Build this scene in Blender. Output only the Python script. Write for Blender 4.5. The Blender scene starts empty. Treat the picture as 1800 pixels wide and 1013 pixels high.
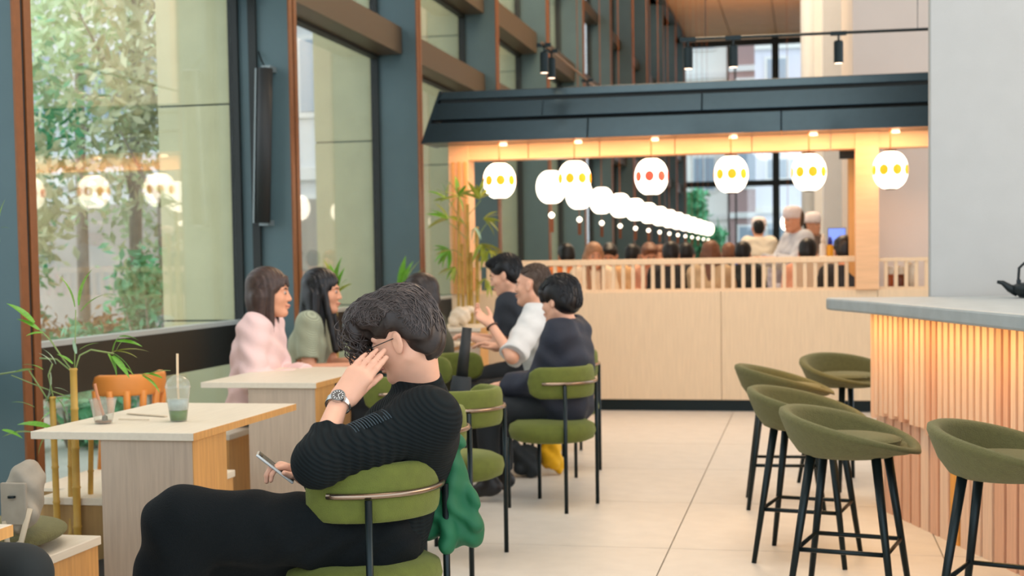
import bpy, bmesh, math, random
import numpy as np
from mathutils import Vector, Matrix
random.seed(7); np.random.seed(7)
S = bpy.context.scene; C = S.collection
PI = math.pi
# ---------------------------------------------------------------- camera calibration (1800 x 1013)
FP, CX, CY, HC = 2440., 900., 580., 1.33
_u = np.array([-.0153, 1, .0504]); _u /= np.linalg.norm(_u)
_d = np.array([518, 131, -2440.]); _d -= _u*(_d@_u); _d /= np.linalg.norm(_d)
_r = np.cross(_d, _u); CM = np.array([_r, _d, _u]); C0 = np.array([0, 0, HC])
def ray(px, py): return CM@np.array([(px-CX)/FP, (CY-py)/FP, -1.])
def P(px, py, dep): return C0+ray(px, py)*dep
def G(px, py, z=0.):
    v = ray(px, py); return C0+v*((z-HC)/v[2])
def onY(px, py, y):
    v = ray(px, py); return C0+v*(y/v[1])
cam = bpy.data.cameras.new('camera'); co = bpy.data.objects.new('camera', cam); C.objects.link(co)
m4 = np.eye(4); m4[:3, :3] = CM; m4[:3, 3] = C0
co.matrix_world = Matrix(m4.tolist())
cam.sensor_width = 36; cam.lens = FP/1800*36; cam.shift_y = (CY-506.5)/1800
cam.clip_end = 400; cam.clip_start = .1
cam.dof.use_dof = True; cam.dof.focus_distance = 3.75; cam.dof.aperture_fstop = 4.5
S.camera = co
# ---------------------------------------------------------------- world, exposure, lamps and fill lights
w = bpy.data.worlds.new('overcast_sky'); S.world = w; w.use_nodes = True
nt = w.node_tree; bg = nt.nodes['Background']
bg.inputs[0].default_value = (.80, .90, 1., 1); bg.inputs[1].default_value = 1.85
S.view_settings.view_transform = 'Standard'; S.view_settings.look = 'None'
S.view_settings.exposure = .45; S.view_settings.gamma = 1; S.view_settings.use_curve_mapping = False
def area(name, loc, target, sx, sy, power, col):
    l = bpy.data.lights.new(name, 'AREA'); l.shape = 'RECTANGLE'; l.size = sx; l.size_y = sy; l.energy = power; l.color = col
    o = bpy.data.objects.new(name, l); C.objects.link(o); o.location = loc
    o.rotation_euler = (Vector(target)-Vector(loc)).to_track_quat('-Z', 'Y').to_euler()
    return o
area('counter_ceiling_lamp', (4.6, 6.0, 2.6), (-1.5, 5.2, .6), 3.5, 1.6, 95, (1, .60, .28))
area('hall_fill_light', (-.8, 5.0, 7.6), (-1.0, 6.0, 0), 5, 5, 240, (1, .95, .88))  # unseen soft fill added to brighten the hall, no fixture there
area('canopy_strip_lamp', (-1.0, 11.72, 2.33), (-1.0, 12.1, 0), 4.0, .12, 24, (1, .50, .22))
area('dining_fill_light', (-1.6, 18, 8.05), (-1.6, 18.5, 0), 3.2, 8, 640, (1, .74, .48))  # unseen warm fill added above the dining end
area('dining_fill_light', (-1.6, 32, 6.2), (-1.6, 32, 9), 3, 14, 170, (1, .70, .45))  # unseen up-light added to warm the timber ceiling
# ---------------------------------------------------------------- helpers
def hexc(r, g, b): return tuple(((c/255)/12.92 if c/255 <= .04045 else ((c/255+.055)/1.055)**2.4) for c in (r, g, b))
MATS = {}
def mat(name, col, rough=.6, metal=0, noise=0, nscale=20, stretch=(1, 1, 1), bump=0, bscale=200, sheen=0, emit=0, ecol=None, trans=0, coat=0, spec=None):
    if name in MATS: return MATS[name]
    m = bpy.data.materials.new(name); m.use_nodes = True; n = m.node_tree.nodes; L = m.node_tree.links; b = n['Principled BSDF']
    c = hexc(*col)
    b.inputs['Base Color'].default_value = (*c, 1); b.inputs['Roughness'].default_value = rough; b.inputs['Metallic'].default_value = metal
    if spec is not None: b.inputs['Specular IOR Level'].default_value = spec
    if sheen: b.inputs['Sheen Weight'].default_value = sheen; b.inputs['Sheen Roughness'].default_value = .45; b.inputs['Sheen Tint'].default_value = (*[min(1, x*2.2+.15) for x in c], 1)
    if coat: b.inputs['Coat Weight'].default_value = coat
    if emit: b.inputs['Emission Strength'].default_value = emit; b.inputs['Emission Color'].default_value = (*hexc(*(ecol or col)), 1)
    if trans: b.inputs['Transmission Weight'].default_value = trans
    tc = n.new('ShaderNodeTexCoord'); mp = n.new('ShaderNodeMapping'); mp.inputs['Scale'].default_value = stretch; L.new(tc.outputs['Object'], mp.inputs[0])
    if noise:
        t = n.new('ShaderNodeTexNoise'); t.inputs['Scale'].default_value = nscale; t.inputs['Detail'].default_value = 5; L.new(mp.outputs[0], t.inputs[0])
        r = n.new('ShaderNodeMapRange'); r.inputs[1].default_value = .3; r.inputs[2].default_value = .7; r.inputs[3].default_value = 1-noise; r.inputs[4].default_value = 1+noise
        L.new(t.outputs[0], r.inputs[0])
        mx = n.new('ShaderNodeVectorMath'); mx.operation = 'SCALE'; mx.inputs[0].default_value = c; L.new(r.outputs[0], mx.inputs['Scale']); L.new(mx.outputs[0], b.inputs['Base Color'])
    if bump:
        t = n.new('ShaderNodeTexNoise'); t.inputs['Scale'].default_value = bscale; t.inputs['Detail'].default_value = 3; L.new(tc.outputs['Object'], t.inputs[0])
        bp = n.new('ShaderNodeBump'); bp.inputs['Strength'].default_value = bump; bp.inputs['Distance'].default_value = .004; L.new(t.outputs[0], bp.inputs['Height']); L.new(bp.outputs[0], b.inputs['Normal'])
    MATS[name] = m; return m
def ribbed(name, col, dirv, scale, rough=.85, hi=1.6, sh=.25):
    m = mat(name, col, rough, sheen=sh); n = m.node_tree.nodes; L = m.node_tree.links; b = n['Principled BSDF']
    tc = n.new('ShaderNodeTexCoord'); wv = n.new('ShaderNodeTexWave'); mp = n.new('ShaderNodeMapping')
    mp.inputs['Rotation'].default_value = dirv; L.new(tc.outputs['Object'], mp.inputs[0]); L.new(mp.outputs[0], wv.inputs[0])
    wv.inputs['Scale'].default_value = scale; wv.inputs['Distortion'].default_value = .6
    bp = n.new('ShaderNodeBump'); bp.inputs['Strength'].default_value = .55; bp.inputs['Distance'].default_value = .004
    L.new(wv.outputs['Fac'], bp.inputs['Height']); L.new(bp.outputs[0], b.inputs['Normal'])
    mr = n.new('ShaderNodeMapRange'); mr.inputs[3].default_value = .75; mr.inputs[4].default_value = hi; L.new(wv.outputs['Fac'], mr.inputs[0])
    mx = n.new('ShaderNodeVectorMath'); mx.operation = 'SCALE'; mx.inputs[0].default_value = hexc(*col); L.new(mr.outputs[0], mx.inputs['Scale']); L.new(mx.outputs[0], b.inputs['Base Color'])
    return m
def glassmat(name, tint=(.975, .98, .965), ior=1.52, rough=0.):
    m = bpy.data.materials.new(name); m.use_nodes = True; n = m.node_tree.nodes; L = m.node_tree.links; n.remove(n['Principled BSDF'])
    o = n['Material Output']; t = n.new('ShaderNodeBsdfTransparent'); t.inputs[0].default_value = (*tint, 1); g = n.new('ShaderNodeBsdfGlossy'); g.inputs['Roughness'].default_value = rough
    f = n.new('ShaderNodeFresnel'); f.inputs[0].default_value = ior; x = n.new('ShaderNodeMixShader')
    ge = n.new('ShaderNodeNewGeometry'); mr = n.new('ShaderNodeMapRange'); mr.inputs[3].default_value = ior; mr.inputs[4].default_value = 1/ior
    L.new(ge.outputs['Backfacing'], mr.inputs[0]); L.new(mr.outputs[0], f.inputs[0])
    L.new(f.outputs[0], x.inputs[0]); L.new(t.outputs[0], x.inputs[1]); L.new(g.outputs[0], x.inputs[2]); L.new(x.outputs[0], o.inputs[0]); MATS[name] = m; return m
class MB:
    def __init__(s): s.v = []; s.f = []
    def add(s, vs, fs):
        k = len(s.v); s.v += [tuple(map(float, p)) for p in vs]; s.f += [tuple(i+k for i in q) for q in fs]; return s
    def box(s, x0, y0, z0, x1, y1, z1):
        return s.add([(x0, y0, z0), (x1, y0, z0), (x1, y1, z0), (x0, y1, z0), (x0, y0, z1), (x1, y0, z1), (x1, y1, z1), (x0, y1, z1)],
                     [(3, 2, 1, 0), (4, 5, 6, 7), (0, 1, 5, 4), (1, 2, 6, 5), (2, 3, 7, 6), (3, 0, 4, 7)])
    def obox(s, c, h, R):
        c = np.array(c, float); R = np.array(R, float); vs = []
        for sz in (-1, 1):
            for sx, sy in ((-1, -1), (1, -1), (1, 1), (-1, 1)): vs.append(c+R[0]*sx*h[0]+R[1]*sy*h[1]+R[2]*sz*h[2])
        return s.add(vs, [(3, 2, 1, 0), (4, 5, 6, 7), (0, 1, 5, 4), (1, 2, 6, 5), (2, 3, 7, 6), (3, 0, 4, 7)])
    def tube(s, pts, rad, n=8, cap=True):
        pts = [np.array(p, float) for p in pts]; m = len(pts)
        if not hasattr(rad, '__len__'): rad = [rad]*m
        vs = []; pv = None
        for i, p in enumerate(pts):
            t = pts[min(i+1, m-1)]-pts[max(i-1, 0)]; t /= (np.linalg.norm(t)+1e-9)
            if pv is None: a = np.array([0, 0, 1.]) if abs(t[2]) < .9 else np.array([1., 0, 0])
            else: a = pv
            b = a-t*(a@t); b /= (np.linalg.norm(b)+1e-9); pv = b; c = np.cross(t, b)
            for k in range(n):
                q = 2*PI*k/n; vs.append(p+rad[i]*(math.cos(q)*b+math.sin(q)*c))
        fs = [(i*n+k, i*n+(k+1) % n, (i+1)*n+(k+1) % n, (i+1)*n+k) for i in range(m-1) for k in range(n)]
        if cap: fs += [tuple(range(n-1, -1, -1)), tuple((m-1)*n+k for k in range(n))]
        return s.add(vs, fs)
    def lathe(s, prof, n=24, c=(0, 0, 0), closed=False):
        vs = [(c[0]+r*math.cos(2*PI*k/n), c[1]+r*math.sin(2*PI*k/n), c[2]+z) for r, z in prof for k in range(n)]
        fs = [(i*n+k, i*n+(k+1) % n, (i+1)*n+(k+1) % n, (i+1)*n+k) for i in range(len(prof)-1) for k in range(n)]
        if not closed: fs += [tuple(range(n-1, -1, -1)), tuple((len(prof)-1)*n+k for k in range(n))]
        return s.add(vs, fs)
    def prism(s, poly, z0, z1):
        n = len(poly); return s.add([(x, y, z0) for x, y in poly]+[(x, y, z1) for x, y in poly], [tuple(range(n-1, -1, -1)), tuple(range(n, 2*n))]+[(i, (i+1) % n, n+(i+1) % n, n+i) for i in range(n)])
    def mesh(s, name, smooth=False):
        me = bpy.data.meshes.new(name); me.from_pydata(s.v, [], s.f); me.update()
        if smooth: me.polygons.foreach_set('use_smooth', [True]*len(me.polygons))
        return me
def link(name, me, m=None, parent=None, loc=(0, 0, 0), rz=0, world=False):
    o = bpy.data.objects.new(name, me); C.objects.link(o)
    if m is not None and len(me.materials) == 0: me.materials.append(m)
    if parent is not None:
        o.parent = parent
        if world: loc = Vector(loc)-parent.location
    o.location = loc; o.rotation_euler = (0, 0, rz); return o
def ob(name, mb, m, parent=None, smooth=False, loc=(0, 0, 0), bevel=0, world=False, rz=0):
    o = link(name, mb.mesh(name, smooth), m, parent, loc, rz, world)
    if bevel:
        b = o.modifiers.new('bevel', 'BEVEL'); b.width = bevel; b.segments = 2; b.limit_method = 'ANGLE'
    return o
def tag(o, label=None, cat=None, group=None, kind=None):
    if label: o['label'] = label
    if cat: o['category'] = cat
    if group: o['group'] = group
    if kind: o['kind'] = kind
    return o
def thing(name, label, cat, loc=(0, 0, 0), rz=0, group=None, kind=None):
    o = bpy.data.objects.new(name, None); C.objects.link(o); o.location = loc; o.rotation_euler = (0, 0, rz); o.empty_display_size = .1
    return tag(o, label, cat, group, kind)
KIDS = {}
def copytree(root, loc, rz, label, group=None):
    r = root.copy(); C.objects.link(r); r.location = loc; r.rotation_euler = (0, 0, rz); r['label'] = label
    if group: r['group'] = group
    def rec(o, c):
        for ch in KIDS.get(o.name) or [x for x in bpy.data.objects if x.parent == o]:
            q = ch.copy(); C.objects.link(q); q.parent = c; rec(ch, q)
    rec(root, r); return r
# ---------------------------------------------------------------- implicit surfaces (one continuous skin per body or garment)
def nrm(v): v = np.array(v, float); return v/(np.linalg.norm(v)+1e-12)
def cone(a, b, ra, rb, k=.02, op='u'):
    a = np.array(a, float); b = np.array(b, float); ab = b-a; l2 = ab@ab+1e-12
    def f(p):
        t = np.clip(((p-a)@ab)/l2, 0, 1); return np.linalg.norm(p-a-t[:, None]*ab, axis=1)-(ra+(rb-ra)*t)
    return (op, k, f)
def ell(c, r, R=None, k=.02, op='u'):
    c = np.array(c, float); r = np.array(r, float); R = np.eye(3) if R is None else np.array(R, float)
    def f(p):
        q = (p-c)@R.T; k0 = np.linalg.norm(q/r, axis=1); k1 = np.linalg.norm(q/(r*r), axis=1)+1e-9; return k0*(k0-1)/k1
    return (op, k, f)
def cut(c, n, R, L=.5, k=.004):      # removes a flat-based cylinder from c along n
    c = np.array(c, float); n = nrm(n)
    def f(p):
        q = p-c; t = q@n; rad = np.linalg.norm(q-t[:, None]*n, axis=1); return np.maximum(np.maximum(-t, rad-R), t-L)
    return ('s', k, f)
def sdf(pr, p):
    d = None
    for op, k, f in pr:
        v = f(p)
        if op == 'w': d = d+v; continue
        if d is None: d = v; continue
        if op == 'u':
            h = np.maximum(k-np.abs(d-v), 0)/k; d = np.minimum(d, v)-h*h*k*.25
        else:
            v = -v; h = np.maximum(k-np.abs(d-v), 0)/k; d = np.maximum(d, v)+h*h*k*.25
    return d
def surf(name, pr, lo, hi, st):
    lo = np.array(lo, float); hi = np.array(hi, float); B = 8
    nb = np.ceil((hi-lo)/(st*B)).astype(int); ii = np.stack(np.meshgrid(*[np.arange(x) for x in nb], indexing='ij'), -1).reshape(-1, 3)
    cen = lo+(ii+.5)*st*B; d = sdf(pr, cen); ok = np.abs(d) < st*B*.95+.008; ii = ii[ok]; cen = cen[ok]; d = d[ok]
    q4 = ii//4; od = np.lexsort((ii[:, 2], ii[:, 1], ii[:, 0], q4[:, 2], q4[:, 1], q4[:, 0])); ii = ii[od]; cen = cen[od]; d = d[od]; PV = [f(cen) for _, _, f in pr]; rad = st*B*.87
    if len(ii) == 0: raise RuntimeError(name)
    g = np.arange(B+1); loc = np.stack(np.meshgrid(g, g, g, indexing='ij'), -1).reshape(-1, 3)
    N = (nb*B+4).astype(np.int64); ids = []; vals = []; cc = None
    cg = np.arange(B); cl = np.stack(np.meshgrid(cg, cg, cg, indexing='ij'), -1).reshape(-1, 3)
    corner = np.array([[i, j, k] for i in (0, 1) for j in (0, 1) for k in (0, 1)])
    for s0 in range(0, len(ii), 64):
        bl = ii[s0:s0+64]; sl_ = slice(s0, s0+64); ps = [p_ for p_, v_ in zip(pr, PV) if p_[0] == 'w' or (p_[0] == 'u' and (v_[sl_]-d[sl_]).min() < 3*rad+p_[1]+.01) or (p_[0] == 's' and v_[sl_].min() < 1.6*rad+p_[1]+.01)]
        while ps and ps[0][0] != 'u': ps = ps[1:]
        if not ps: continue
        gp = (bl[:, None, :]*B+loc[None]); pts = lo+gp.reshape(-1, 3)*st
        v = sdf(ps, pts).reshape(len(bl), B+1, B+1, B+1)
        cv = np.stack([v[:, i:i+B, j:j+B, k:k+B] for i, j, k in corner], -1).reshape(len(bl), -1, 8)
        m = (cv.min(-1) < 0) & (cv.max(-1) >= 0)
        gi = (bl[:, None, :]*B+cl[None])[m]; ids.append(gi); vals.append(cv[m])
    ci = np.concatenate(ids).astype(np.int64); cv = np.concatenate(vals)
    key = (ci[:, 0]*N[1]+ci[:, 1])*N[2]+ci[:, 2]; o = np.argsort(key); ci = ci[o]; cv = cv[o]; key = key[o]
    acc = np.zeros((len(ci), 3)); cnt = np.zeros(len(ci))
    for a in range(8):
        for b in range(a+1, 8):
            if np.abs(corner[a]-corner[b]).sum() != 1: continue
            va, vb = cv[:, a], cv[:, b]; m = (va < 0) != (vb < 0); t = np.where(m, va/(va-vb+1e-20), 0)
            acc += np.where(m[:, None], corner[a]+t[:, None]*(corner[b]-corner[a]), 0); cnt += m
    V = lo+(ci+acc/cnt[:, None])*st
    F = []
    def look(q):
        k = (q[:, 0]*N[1]+q[:, 1])*N[2]+q[:, 2]; j = np.searchsorted(key, k); j = np.clip(j, 0, len(key)-1); return np.where(key[j] == k, j, -1)
    for ax in range(3):
        c1 = {0: 4, 1: 2, 2: 1}[ax]; m = (cv[:, 0] < 0) != (cv[:, c1] < 0); q = ci[m]; flip = (cv[m, 0] < 0)
        e1 = np.zeros(3, int); e2 = np.zeros(3, int); e1[(ax+1) % 3] = 1; e2[(ax+2) % 3] = 1
        a = look(q); b = look(q-e1); c = look(q-e1-e2); dd = look(q-e2); ok = (a >= 0) & (b >= 0) & (c >= 0) & (dd >= 0)
        quad = np.stack([a, b, c, dd], 1); quad[~flip] = quad[~flip][:, ::-1]; F.append(quad[ok])
    F = np.concatenate(F)
    me = bpy.data.meshes.new(name); me.vertices.add(len(V)); me.vertices.foreach_set('co', V.ravel())
    me.loops.add(len(F)*4); me.loops.foreach_set('vertex_index', F.ravel().astype(np.int32)); me.polygons.add(len(F))
    me.polygons.foreach_set('loop_start', np.arange(len(F), dtype=np.int32)*4); me.polygons.foreach_set('use_smooth', np.ones(len(F), bool))
    me.update(calc_edges=True); me.validate(); return me
# ---------------------------------------------------------------- materials
blk = mat('black_metal', (24, 36, 38), .38, .6)
fin = mat('painted_fin', (70, 92, 96), .45, .1, noise=.06, nscale=3)
fin_edge = mat('warm_lit_fin_edge', (122, 74, 38), .42, .3, noise=.08)  # brown raised towards orange, warm light on the inner edges put into the colour
fin_dark = mat('dark_fin_groove', (16, 24, 22), .6)
transom_m = mat('bronze_transom', (74, 62, 44), .45, .2)
spandrel_m = mat('dark_spandrel', (28, 28, 24), .3, .2)
oak = mat('pale_oak_laminate', (180, 162, 142), .55, noise=.10, nscale=5, stretch=(14, 14, .8))
oak_t = mat('pale_table_laminate', (214, 204, 184), .45, noise=.04, nscale=6, stretch=(10, 1, 10))
oak_w = mat('warm_oak_veneer', (196, 146, 84), .5, noise=.13, nscale=5, stretch=(14, 14, .8))
panel_m = mat('partition_oak', (222, 196, 162), .5, noise=.06, nscale=6, stretch=(12, 12, .7))
beam_m = mat('warm_wood_beam', (226, 180, 136), .5, noise=.07, nscale=4, stretch=(.8, 8, 8))
velvet = mat('olive_velvet', (90, 98, 32), .85, sheen=.5, noise=.10, nscale=30, bump=.5, bscale=300)
boucle = mat('moss_wool', (92, 89, 50), .9, sheen=.55, noise=.10, nscale=60, bump=.9, bscale=260)
brass = mat('brushed_bronze', (150, 130, 112), .25, .9)
white_p = mat('white_plaster', (206, 210, 212), .8, noise=.02, nscale=8, bump=.1, bscale=150)
stone = mat('cream_stone_cladding', (208, 204, 164), .8, noise=.05, nscale=4, bump=.2, bscale=60)
floor_m = mat('pale_terrazzo_tile', (208, 202, 190), .42, noise=.045, nscale=9, bump=.06, bscale=90)
grout = mat('floor_joint', (178, 168, 150), .8)
conc = mat('grey_concrete_top', (156, 164, 164), .5, noise=.08, nscale=12)
slat_m = mat('reddish_oak_slat', (212, 164, 134), .55, noise=.10, nscale=6, stretch=(12, 12, .8))
slat_p = mat('pale_oak_slat', (222, 188, 160), .55, noise=.10, nscale=6, stretch=(12, 12, .8))
slat_o = mat('honey_oak_slat', (222, 156, 70), .55, noise=.10, nscale=6, stretch=(12, 12, .8))
ceil_m = mat('timber_ceiling', (176, 124, 74), .6, noise=.06, nscale=3)
canopy_m = mat('dark_canopy_steel', (58, 74, 82), .3, .9, noise=.04)
glass = glassmat('window_glass', ior=1.85)
cupg = glassmat('clear_cup', (.94, .95, .93), 1.45, .08)
_n = cupg.node_tree; _o = _n.nodes['Material Output']; _s = _o.inputs[0].links[0].from_socket; _df = _n.nodes.new('ShaderNodeBsdfDiffuse'); _df.inputs[0].default_value = (.8, .8, .76, 1); _mx = _n.nodes.new('ShaderNodeMixShader'); _mx.inputs[0].default_value = .11
_n.links.new(_s, _mx.inputs[1]); _n.links.new(_df.outputs[0], _mx.inputs[2]); _n.links.new(_mx.outputs[0], _o.inputs[0])
skin = mat('skin', (222, 170, 142), .55, noise=.04, nscale=25, spec=.3)
skin.node_tree.nodes['Principled BSDF'].inputs['Subsurface Weight'].default_value = .12
skin.node_tree.nodes['Principled BSDF'].inputs['Subsurface Radius'].default_value = (.012, .005, .003)
skin2 = mat('warm_skin', (214, 154, 122), .55, noise=.04, nscale=25, spec=.3)
hair_b = mat('dark_brown_hair', (44, 36, 32), .42, noise=.3, nscale=60)
hair_k = mat('black_hair', (20, 20, 22), .38, noise=.2, nscale=60)
hair_g = mat('greying_brown_hair', (74, 58, 46), .55, noise=.2, nscale=60)
leaf_m = mat('bamboo_leaf', (98, 160, 40), .45, noise=.18, nscale=14); leaf_y = mat('yellow_green_leaf', (138, 152, 44), .45, noise=.15, nscale=14)
leaf_s = mat('pale_shiny_leaf', (150, 180, 150), .3, noise=.1)
culm = mat('golden_bamboo', (176, 140, 58), .5, noise=.15, nscale=12)
for lm in (leaf_m, leaf_y): lm.node_tree.nodes['Principled BSDF'].inputs['Transmission Weight'].default_value = .15
# ================================================================ SETTING
# floor: slab with real tiles
fl = ob('floor', MB().box(-4.25, -3, -.12, 7, 46, -.012), grout); tag(fl, kind='structure')
tm = MB().box(.003, .003, -.012, 1.197, 1.197, 0).mesh('floor_tile'); tm.materials.append(floor_m)
for i in range(7):
    for j in range(11):
        link('tile', tm, None, fl, (-4.17+i*1.2-.05, -.9+j*1.2, 0))
ob('tile_field', MB().box(-4.22, 12.303, -.012, 7, 46, 0), floor_m, fl)
ob('tile_field', MB().box(-4.22, -3, -.012, 7, -.9, 0), floor_m, fl)
XG, XI = -4.17, -3.74
FY = [6.1, 9.78, 13.25, 16.85, 20.3]+[20.3+3.45*k for k in range(1, 8)]; FY = [2.5, -1.2]+FY; FY.sort()
wl = thing('wall_left', None, None, (XG, 0, 0), kind='structure')
fm = MB().box(.02, .004, 0, XI-XG-.001, .156, 8.25).mesh('mullion_fin'); fm.materials.append(fin)
em = MB().box(XI-XG, 0, 0, XI-XG+.012, .065, 8.25).box(XI-XG, .095, 0, XI-XG+.012, .16, 8.25).mesh('fin_edge'); em.materials.append(fin_edge)
gm = MB().box(XI-XG-.03, .05, 0, XI-XG+.003, .11, 8.25).mesh('fin_groove'); gm.materials.append(fin_dark)
jm = MB().box(-.03, -.035, 0, .045, 0, 8.25).mesh('glazing_bead'); jm.materials.append(fin_dark)
for y in FY:
    if y > 45: continue
    f = link('mullion_fin', fm, None, wl, (0, y, 0)); link('fin_edge', em, None, f); link('fin_groove', gm, None, f); link('glazing_bead', jm, None, f)
for i, (y0, y1) in enumerate(zip(FY[:-1], FY[1:])):
    if y1 > 45: continue
    wn = thing('window_%d' % (i+1), None, None, (XG, y0+.16, 0), kind='structure'); Ln = y1-y0-.16-.035
    for z0, z1, dx, nm, mm in ((0, .08, .04, 'bottom_rail', transom_m), (.6, .885, .04, 'spandrel', spandrel_m), (.885, .915, .05, 'sill', mat('pale_aluminium', (176, 186, 186), .4, .4)),
                           (3.36, 3.62, .30, 'transom', transom_m), (4.36, 4.66, .30, 'transom', transom_m), (5.9, 6.1, .2, 'transom', transom_m), (8.1, 8.25, .3, 'head', transom_m)):
        ob(nm, MB().box(-.03, 0, z0, dx, Ln, z1), mm, wn)
    for z0, z1 in ((3.33, 3.36), (4.33, 4.36)): ob('glazing_bead', MB().box(-.02, 0, z0, .06, Ln, z1), fin_dark, wn)
    for z0, z1 in ((.08, .6), (.915, 3.34), (3.62, 4.34), (4.66, 5.9), (6.1, 8.1)): ob('pane', MB().box(-.012, 0, z0, -.002, Ln, z1), glass, wn)
# stone piers outside, made of panels
for k, y in enumerate([2.5, 6.1, 9.78, 13.25, 16.85, 20.3, 23.75]):
    pr = thing('stone_pier', 'cream stone clad pier outside the window behind the %s window fin' % ['nearest unseen', 'leftmost', 'second', 'third', 'fourth', 'fifth', 'sixth'][k], 'pier', (XG-.68, y+.12, 0), group='stone piers outside')
    if y == 9.78: pr['label'] = 'widest cream stone pier, beside the garden trees outside the nearest window'
    if y == 13.25: pr['label'] = 'cream stone pier outside the second bay, right of the pale block of flats'
    for z0, z1 in ((0, .9), (.9, 2.54), (2.54, 4.14), (4.14, 5.74), (5.74, 8.2)):
        ob('stone_panel', MB().box(.0, 0, z0+.006, .62, .75, z1-.006), stone, pr, bevel=.004)
    ob('joint_core', MB().box(.012, .012, 0, .608, .738, 8.2), mat('dark_joint', (70, 80, 70), .9), pr)  # dark core showing in the gaps between panels
# ceiling of the deep hall in timber panels
ce = ob('ceiling', MB().box(-4.2, -3, 8.3, 7, 46, 8.5), mat('ceiling_backing', (70, 52, 34), .8)); tag(ce, kind='structure')
pm = MB().box(.012, .012, 8.262, 1.388, 3.438, 8.3).mesh('ceiling_panel'); pm.materials.append(ceil_m)
for j in range(14):
    for i in range(3 if j > 4 else 6): link('panel', pm, None, ce, (-3.7+i*1.4, -2+j*3.45, 0))
cn = ob('trim_1', MB().box(-4.2, -3, 8.1, -3.68, 46, 8.3), mat('dark_ceiling_edge', (26, 34, 32), .6)); tag(cn, kind='structure')
# right block behind the canopy
wr = ob('wall_right', MB().box(.41, 12.85, 0, 3.6, 45, 8.3), mat('warm_white_wall', (212, 200, 190), .8, noise=.02, nscale=3)); tag(wr, kind='structure')
for k in range(6):
    ob('pilaster', MB().box(.12 if k % 2 else .2, 17+k*4.6, 0, .41, 17.9+k*4.6, 8.3), white_p, wr)
ob('column_shaft', MB().lathe([(.2, 0), (.2, 8.3)], 28, (.12, 22.8, 0)), white_p, wr, smooth=True)
ob('wood_return', MB().box(.36, 12.5, 0, .43, 12.86, 2.3), oak_w, wr)
# far glazed wall
we = thing('wall_far', None, None, (0, 45, 0), kind='structure')
for x in (-3.9, -2.2, .2): ob('mullion', MB().box(x-.025, -.1, 0, x+.025, .1, 8.25), fin_dark, we)
ob('mullion', MB().box(-1.05, -.15, 0, -.83, .15, 8.25), fin_dark, we)
for z in (.1, 3.65, 8.1): ob('rail', MB().box(-4.2, -.08, z-.09, .41, .08, z+.09), fin_dark, we)
ob('pane', MB().box(-4.2, -.006, .2, .41, .006, 8.1), glass, we)
# big plaster column on the counter
col = ob('wall_right.001', MB().box(.645, 7.72, 0, 3.4, 7.85, 8.3), mat('grey_white_plaster', (166, 169, 168), .85, noise=.02, nscale=8, bump=.15, bscale=150), bevel=.006); col.name = 'trim_2'; tag(col, kind='structure')
# exterior ground
gr = ob('ground', MB().box(-60, -5, -.14, -4.26, 90, -.02).box(-4.26, 46.2, -.14, 60, 90, -.02), mat('pale_paving', (178, 182, 170), .9, noise=.15, nscale=2)); tag(gr, kind='structure')
# ================================================================ OUTSIDE: trees, shrubs, blocks
def leafcloud(n, c, r, size, seed, hole=.35):
    rg = np.random.RandomState(seed); v = []; f = []
    cl = rg.randn(max(6, n//260), 3)*.5; cl /= np.maximum(1, np.linalg.norm(cl, axis=1))[:, None]
    for i in range(n):
        q = cl[rg.randint(len(cl))]+rg.randn(3)*.2; p = np.array(c)+q*np.array(r); a = nrm(rg.randn(3)); b = nrm(np.cross(a, rg.randn(3))); s = size*(.6+.8*rg.rand()); k = len(v)
        v += [p-a*s, p+b*s*.42, p+a*s, p-b*s*.42]; f.append((k, k+1, k+2, k+3))
    m = MB(); m.v = [tuple(x) for x in v]; m.f = f; return m
LM = [mat('tree_leaf', (196, 222, 178), .55, noise=.3, nscale=1.5), mat('deep_green_leaf', (96, 176, 128), .55, noise=.3, nscale=2), mat('olive_leaf', (206, 210, 172), .6, noise=.3, nscale=1.5), mat('rusty_leaf', (170, 130, 80), .6, noise=.3, nscale=2)]
bark = mat('grey_bark', (150, 140, 128), .9, noise=.2, nscale=8)
def tree(x, y, h, r, n, k, label, seed, low=1.2):
    t = thing('tree', label, 'tree', (x, y, -.02), group='garden trees outside the near window'); rg = random.Random(seed); m = MB()
    m.tube([(0, 0, 0), (rg.uniform(-.1, .1), .05, h*.4), (rg.uniform(-.3, .3), .1, h*.95)], [.09, .07, .02], 8)
    for q in range(7):
        z = low+(h-low)*q/8; a = rg.uniform(0, 6.28); m.tube([(0, 0, z), (math.cos(a)*r*.4, math.sin(a)*r*.4, z+.35), (math.cos(a)*r*.8, math.sin(a)*r*.8, z+.8)], [.035, .02, .008], 6)
    ob('trunk', m, bark, t, smooth=True)
    o = ob('foliage', leafcloud(n, (0, 0, (h+low)/2), (r, r, (h-low)*.62), .075, seed), LM[k], t); o['kind'] = 'stuff'
tree(-8.9, 12.9, 4.6, 1.15, 3000, 1, 'leafy green tree at the left edge of the nearest window', 3, .9)
tree(-7.5, 14.6, 6.4, 1.2, 2700, 0, 'tall pale green tree in the middle of the nearest window', 5, 2.2)
tree(-6.6, 13.6, 4.8, .8, 2200, 2, 'slender sparse tree beside the cream stone pier', 8, 1.5)
tree(-9.2, 16.5, 7.4, 1.6, 3000, 0, 'tall airy tree at the back of the garden', 11, 3)
tree(-8.0, 12.2, 2.9, 1.0, 2000, 2, 'small olive and rusty tree low in the garden', 14, .7)
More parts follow.
